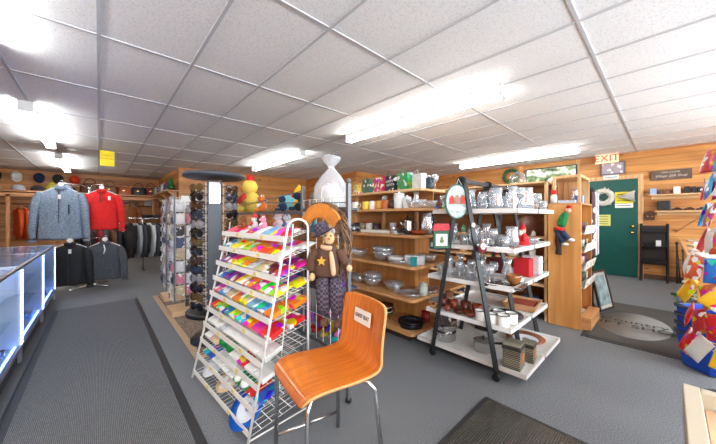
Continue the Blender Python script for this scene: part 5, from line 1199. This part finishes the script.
for k,(y,c,n_,w_,h_) in enumerate([(.19,(150,180,215),'pale blue',.8,1.0),(.08,(104,70,50),'brown',.5,.8),(-.0,(120,80,60),'reddish brown',.5,.75),(-.12,(236,236,234),'white',.8,1.1),(-.25,(30,30,34),'black',.6,1.05),(-.33,(36,36,40),'charcoal',.5,1.0)]):
    put('solidbox',(8.1,y,1.692),'%s box on the upper pine wall shelf, %s from the door side'%(n_,ORD[k]),c=c,s=(.9,w_*.6,h_),g='boxes on the upper wall shelf')
t=thing('radio','black radio with an upright aerial on the upper pine wall shelf','radio',(8.1,-.45,1.692)); MB().box(-.05,.05,-.08,.08,0,.11).build('case',blackp,t,bevel=.005); MB().tube([(0,.0,.11),(0,.0,.26)],.004,6).build('aerial',black,t); MB().tube([(-.052,.03,.055),(-.056,.03,.055)],.022,12).build('dial',steel,t)
t=thing('toy_truck','black block-like toy vehicle at the door end of the lower pine wall shelf','toy',(8.1,.05,1.372)); MB().box(-.07,.07,-.09,.09,.02,.19).build('cab',blackp,t,bevel=.012); 
for y in (-.06,.06): MB().tube([(-.075,y,.025),(-.06,y,.025)],.025,12).build('wheel',rub,t)
carp=thing('toy_car','x','toy'); MB().prism([(-.07,.015),(.07,.015),(.07,.035),(.035,.04),(.02,.06),(-.03,.06),(-.045,.04),(-.07,.035)],-.028,.028,'y').build('car_body',tng,carp,rot=(0,0,PI/2),bevel=.004)
q=MB()
for x in (-.045,.045): q.tube([(-.03,x,.014),(.03,x,.014)],.014,10)
q=q.build('wheels',rub,carp); q['fixed']=1
TC=Kind(carp)
for k,(y,c,n_) in enumerate([(-.12,(40,34,34),'black'),(-.27,(70,44,30),'dark brown'),(-.42,(54,54,58),'grey')]): TC((8.06,y,1.372),0,n_+' toy car on the lower pine wall shelf','toy cars on the wall shelf',c)
t=thing('birdhouse_box','dark wooden birdhouse-shaped box hung right of the door casing','wall box',(8.2,.24,1.26)); MB().box(-.08,0,-.07,.07,-.07,.06).build('box_body',mat('dark_walnut',(74,42,28),.6),t,bevel=.004); MB().prism([(-.08,.06),(.08,.06),(0,.12)],-.085,0,'x').build('roof',mat('dark_walnut'),t)
q=MB()
for y in (-.03,.03): q.ell((-.082,y,0),(.004,.014,.014),n=8,k=5)
q.build('knobs',mat('brass'),t)
t=thing('ladder_shelf','black wooden ladder shelf standing against the pine wall','shelf',(0,0,0))
for y in (.0,.36): MB().bar((8.14,y,.0),(8.16,y,1.12),.03).bar((7.86,y,.0),(8.10,y,1.1),.025).build('side_rail',black,t)
for z,d_ in ((.98,.12),(.68,.18),(.38,.24)): MB().box(8.16-d_-.05,8.16,.01,.35,z-.02,z).box(8.15,8.16,.01,.35,z,z+.06).build('shelf_board',black,t,bevel=.002)
MB().box(8.165,8.175,.0,.36,.3,1.08).build('back_panel',mat('panel_black',(44,36,32),.6),t)
o=MB().box(-.03,.03,-.035,.035,0,.11).build('price_card',paper); tag(o,'small white card on the middle board of the black ladder shelf','card'); o.location=(8.05,.12,.682)
for k,(y,h_) in enumerate([(-.12,.75),(-.2,.62),(-.3,.55)]):
    t=thing('folded_tripod','black folded stand leaning on the pine wall, %s from the ladder shelf'%ORD[k],'stand',(8.0,y,0),group='folded stands by the ladder shelf')
    MB().tube([(-.05,0,.01),(.1,0,h_)],.014,8).tube([(.02,-.04,.01),(.1,0,h_*.9)],.01,8).build('legs',black,t); MB().ell((.1,0,h_),(.025,.025,.03)).build('head',blackp,t); MB().tube([(0.05,-.03,h_*.6),(0,-.13,h_*.45)],.006,6).build('crossbar',steel,t)
t=thing('security_camera','white security camera on the pine wall near the ceiling at the right edge','camera',(8.2,-.62,2.32)); MB().tube([(0,0,0),(-.12,0,.02)],.018,8).build('arm',sock,t); MB().tube([(-.10,-.02,.0),(-.3,.04,-.04)],.045,14).build('housing',sock,t); MB().tube([(-.3,.04,-.04),(-.315,.0445,-.043)],.032,14).build('lens',blackp,t)
q=MB().tube([(8.18,-.55,1.36),(8.17,-.3,1.15),(8.17,-.1,.95)],.004,5); o=q.build('wall_cable',black); tag(o,'thin black cable running down the pine wall below the lower shelf','cable')

# ================================================================ RIGHT SIDE
t=thing('counter_table','long pine counter table piled with papers at the right','table',(0,0,0))
MB().box(4.0,7.4,-1.1,-.13,.835,.87).build('tabletop',oakX,t,bevel=.004)
for x in (4.08,7.3):
    for y in (-.22,-1.0): MB().box(x-.035,x+.035,y-.035,y+.035,0,.835).build('leg',oakZ,t)
MB().box(4.05,4.08,-1.05,-.25,.0,.83).build('side_panel',oakZ,t); MB().box(4.1,7.3,-.2,-.18,.74,.835).build('apron',oakX,t)
PP=Kind(tag(MB().box(-.15,.15,-.11,.11,0,.025).build('paper_stack',printed('paper_print',18,.6,.12)),'x','papers'))
for k,(x,y,z,rz,c,n_) in enumerate([(4.2,-.3,.872,.1,(232,230,226),'white'),(4.3,-.62,.872,-.2,(228,226,222),'off-white'),(4.62,-.3,.872,.3,(226,206,200),'pinkish'),(4.25,-.4,.90,.5,(236,236,236),'bright white'),(5.0,-.32,.872,-.1,(222,214,196),'cream'),(5.5,-.3,.872,.2,(214,200,170),'tan'),(6.1,-.35,.872,0,(220,222,226),'grey-white'),(6.7,-.35,.872,.4,(210,190,160),'buff')]):
    PP((x,y,z),rz,'%s stack of printed papers on the pine counter table, %s from near end'%(n_,ORD[k]),'paper stacks on the pine counter',c,1 if k!=3 else .9)
# stems in a bucket beneath
t=thing('flower_bucket','bucket of pale dried flowers standing by the counter table leg','flowers',(4.42,-.155,0)); MB().lathe([(0,0),(.06,0),(.075,.3),(.07,.3),(.055,.01),(0,.01)],16).build('bucket',mat('bucket_grey',(120,124,130),.5),t)
q=MB(); rd=random.Random(8)
for k in range(14):
    a=rd.uniform(0,6.28); r_=rd.uniform(.03,.12); h_=rd.uniform(.42,.58); q.tube([(0,0,.1),(r_*math.cos(a),r_*math.sin(a),h_)],.003,4); q.ell((r_*math.cos(a),r_*math.sin(a),h_),(.022,.022,.016),m=1+(k%4==0),n=7,k=5)
q.build('stems',[mat('stem_green',(70,104,64),.8),mat('petal_white',(226,226,216),.8),mat('petal_green',(40,110,70),.8)],t)
# shopping baskets: outlet at the right
bb=mat('basket_blue',(18,66,170),.35); bd=mat('basket_blue_dark',(30,40,70),.4)
def basket(z,lbl):
    t=thing('shopping_basket',lbl,'shopping basket',(3.68,-.27,z),-.75,'stacked blue shopping baskets')
    q=MB(); q.loft([[(sx*a,sy*b_,h_) for sx,sy in ((-1,-.8),(-.85,-1),(.85,-1),(1,-.8),(1,.8),(.85,1),(-.85,1),(-1,.8))] for a,b_,h_ in ((.17,.115,0),(.2,.145,.27),(.19,.135,.27),(.162,.108,.008))],sm=False); q.build('basket_body',bb,t)
    q=MB(); q.tube([(sx*.205,sy*.15,.27) for sx,sy in ((-1,-.8),(-.85,-1),(.85,-1),(1,-.8),(1,.8),(.85,1),(-.85,1),(-1,.8))],.009,6,closed=True,sm=False); q.build('rim',bd,t)
    for s_ in (-1,1): MB().tube([(s_*.19,-.0,.27),(s_*.195,-.13*s_,.285),(s_*.08,-.145*s_-.01*s_,.29),(-s_*.12,-.15*s_,.285)],.006,6).build('handle',black,t)
    return t
for k in range(4): basket(.013+k*.072,['bottom blue shopping basket of the stack, resting on the floor','second blue basket of the stack counted from the floor','second blue basket from the top of the stack','topmost blue shopping basket with its black handles folded'][k])
# chip rack
CXR,CYR=3.02,-.37
t=thing('snack_spinner','wire spinner rack of snack bags at the right edge','snack rack',(CXR,CYR,0))
MB().lathe([(.25,0),(.25,.02),(.03,.04),(.018,.06),(.018,1.75),(0,1.75)],20).build('post',greymetal,t)
q=MB()
for k in range(8):
    z=.36+k*.175; q.tube([(.12*math.cos(a),.12*math.sin(a),z) for a in [2*PI*j/12 for j in range(12)]],.004,5,closed=True)
    for j in range(6): a=j*PI/3; q.tube([(0,0,z),(.2*math.cos(a),.2*math.sin(a),z+.02)],.003,4)
q.build('wire_arms',wire,t)
cb=MB(); rg=[]
for u in (-1,-.94,-.8,-.4,0,.4,.8,.94,1):
    th=.021*max(0,1-u*u)**.6+.0015; rg.append([(.075*math.cos(2*PI*j/14)*(1-.04*(1-abs(u))), th*math.sin(2*PI*j/14), u*.11-.11) for j in range(14)])
cb.loft(rg); SB=Kind(tag(cb.build('snack_bag',printed('snack_print',24,.3,.14,.07)),'x','snack bag'))
SC=[((200,20,30),'red'),((30,110,200),'blue'),((222,222,218),'white'),((236,184,30),'yellow'),((214,90,40),'orange'),((176,24,36),'crimson'),((60,150,205),'light blue'),((206,60,60),'pale red')]
fl_=[3,0,0,4,3,0,5,1,2,2,6,1,0,7,2,0]
for k in range(8):
    for j in range(6):
        a=PI*.42+j*.45+(.2 if k%2 else 0); c,n_=SC[[0,3,5,1,2,6,4,0,7,2][(k*3+j*7)%10]]
        if k==2: c,n_=SC[(3,3,4,3,0,3)[j]]
        if k==1: c,n_=SC[(0,5,0,0,4,0)[j]]
        SB((CXR+(.25 if k<4 else .18)*math.cos(a),CYR+(.25 if k<4 else .18)*math.sin(a),.40+k*.175+.06),0,'%s snack bag, %s tier from the bottom, %s around from the wall side'%(n_,ORD[k],ORD[j]),'snack bags on the spinner',c,.72,rot=(-.25,R.uniform(-.6,.6),a+PI/2+R.uniform(-.3,.3)))
# crate chest bottom right
t=thing('plank_bin','cream rimmed low bin with a plank floor at the bottom right corner','bin',(0,0,0))
cr=mat('cream_trim',(186,174,152),.5); wb=mat('white_cabinet',(214,214,214),.4)
x0,x1,y1,y0,zt=.9,1.93,-.045,-.75,.5
MB().box(x0,x1,y1-.05,y1,zt-.14,zt).box(x0,x1,y0,y0+.05,zt-.14,zt).box(x1-.045,x1,y0+.0501,y1-.0501,zt-.14,zt).box(x0,x0+.045,y0+.0501,y1-.0501,zt-.14,zt).build('rim',cr,t,bevel=.004)
for k in range(5): MB().box(x0+.05,x1-.05,y1-.06-k*.125-.115,y1-.06-k*.125,zt-.09,zt-.065).build('plank',wood('old_plank',(176,132,96),(214,176,140),'X',5,.6),t,bevel=.002)
MB().box(x0+.02,x1-.06,y0+.02,y1-.02,0,zt-.09).build('cabinet',wb,t)
for k in range(2): MB().box(x0+.02,x1-.12,y1-.018,y1+.012-.012*k,.03+k*.2,.17+k*.2).build('side_slat',white,t)
# ================================================================ CAMERA, WORLD, VIEW
cam = bpy.data.cameras.new('camera'); co = bpy.data.objects.new('camera', cam); C.objects.link(co)
co.location = (0,0,1.24); co.rotation_euler = (PI/2,0,-math.radians(42.46)); cam.sensor_width = 36; cam.lens = 283.3/716*36; cam.shift_y = -4.5/716; cam.clip_start = .02
bpy.context.scene.camera = co
w = bpy.data.worlds.new('world'); bpy.context.scene.world = w; w.use_nodes = True
w.node_tree.nodes['Background'].inputs[0].default_value = (.6,.7,.8,1); w.node_tree.nodes['Background'].inputs[1].default_value = .3
sc = bpy.context.scene
sc.view_settings.view_transform = 'Standard'; sc.view_settings.look = 'None'; sc.view_settings.gamma = 1; sc.view_settings.exposure = 0.92; sc.view_settings.use_curve_mapping = False
sc.cycles.max_bounces = 10; sc.cycles.transparent_max_bounces = 24; sc.cycles.caustics_reflective = False; sc.cycles.caustics_refractive = False; sc.cycles.sample_clamp_indirect = 6
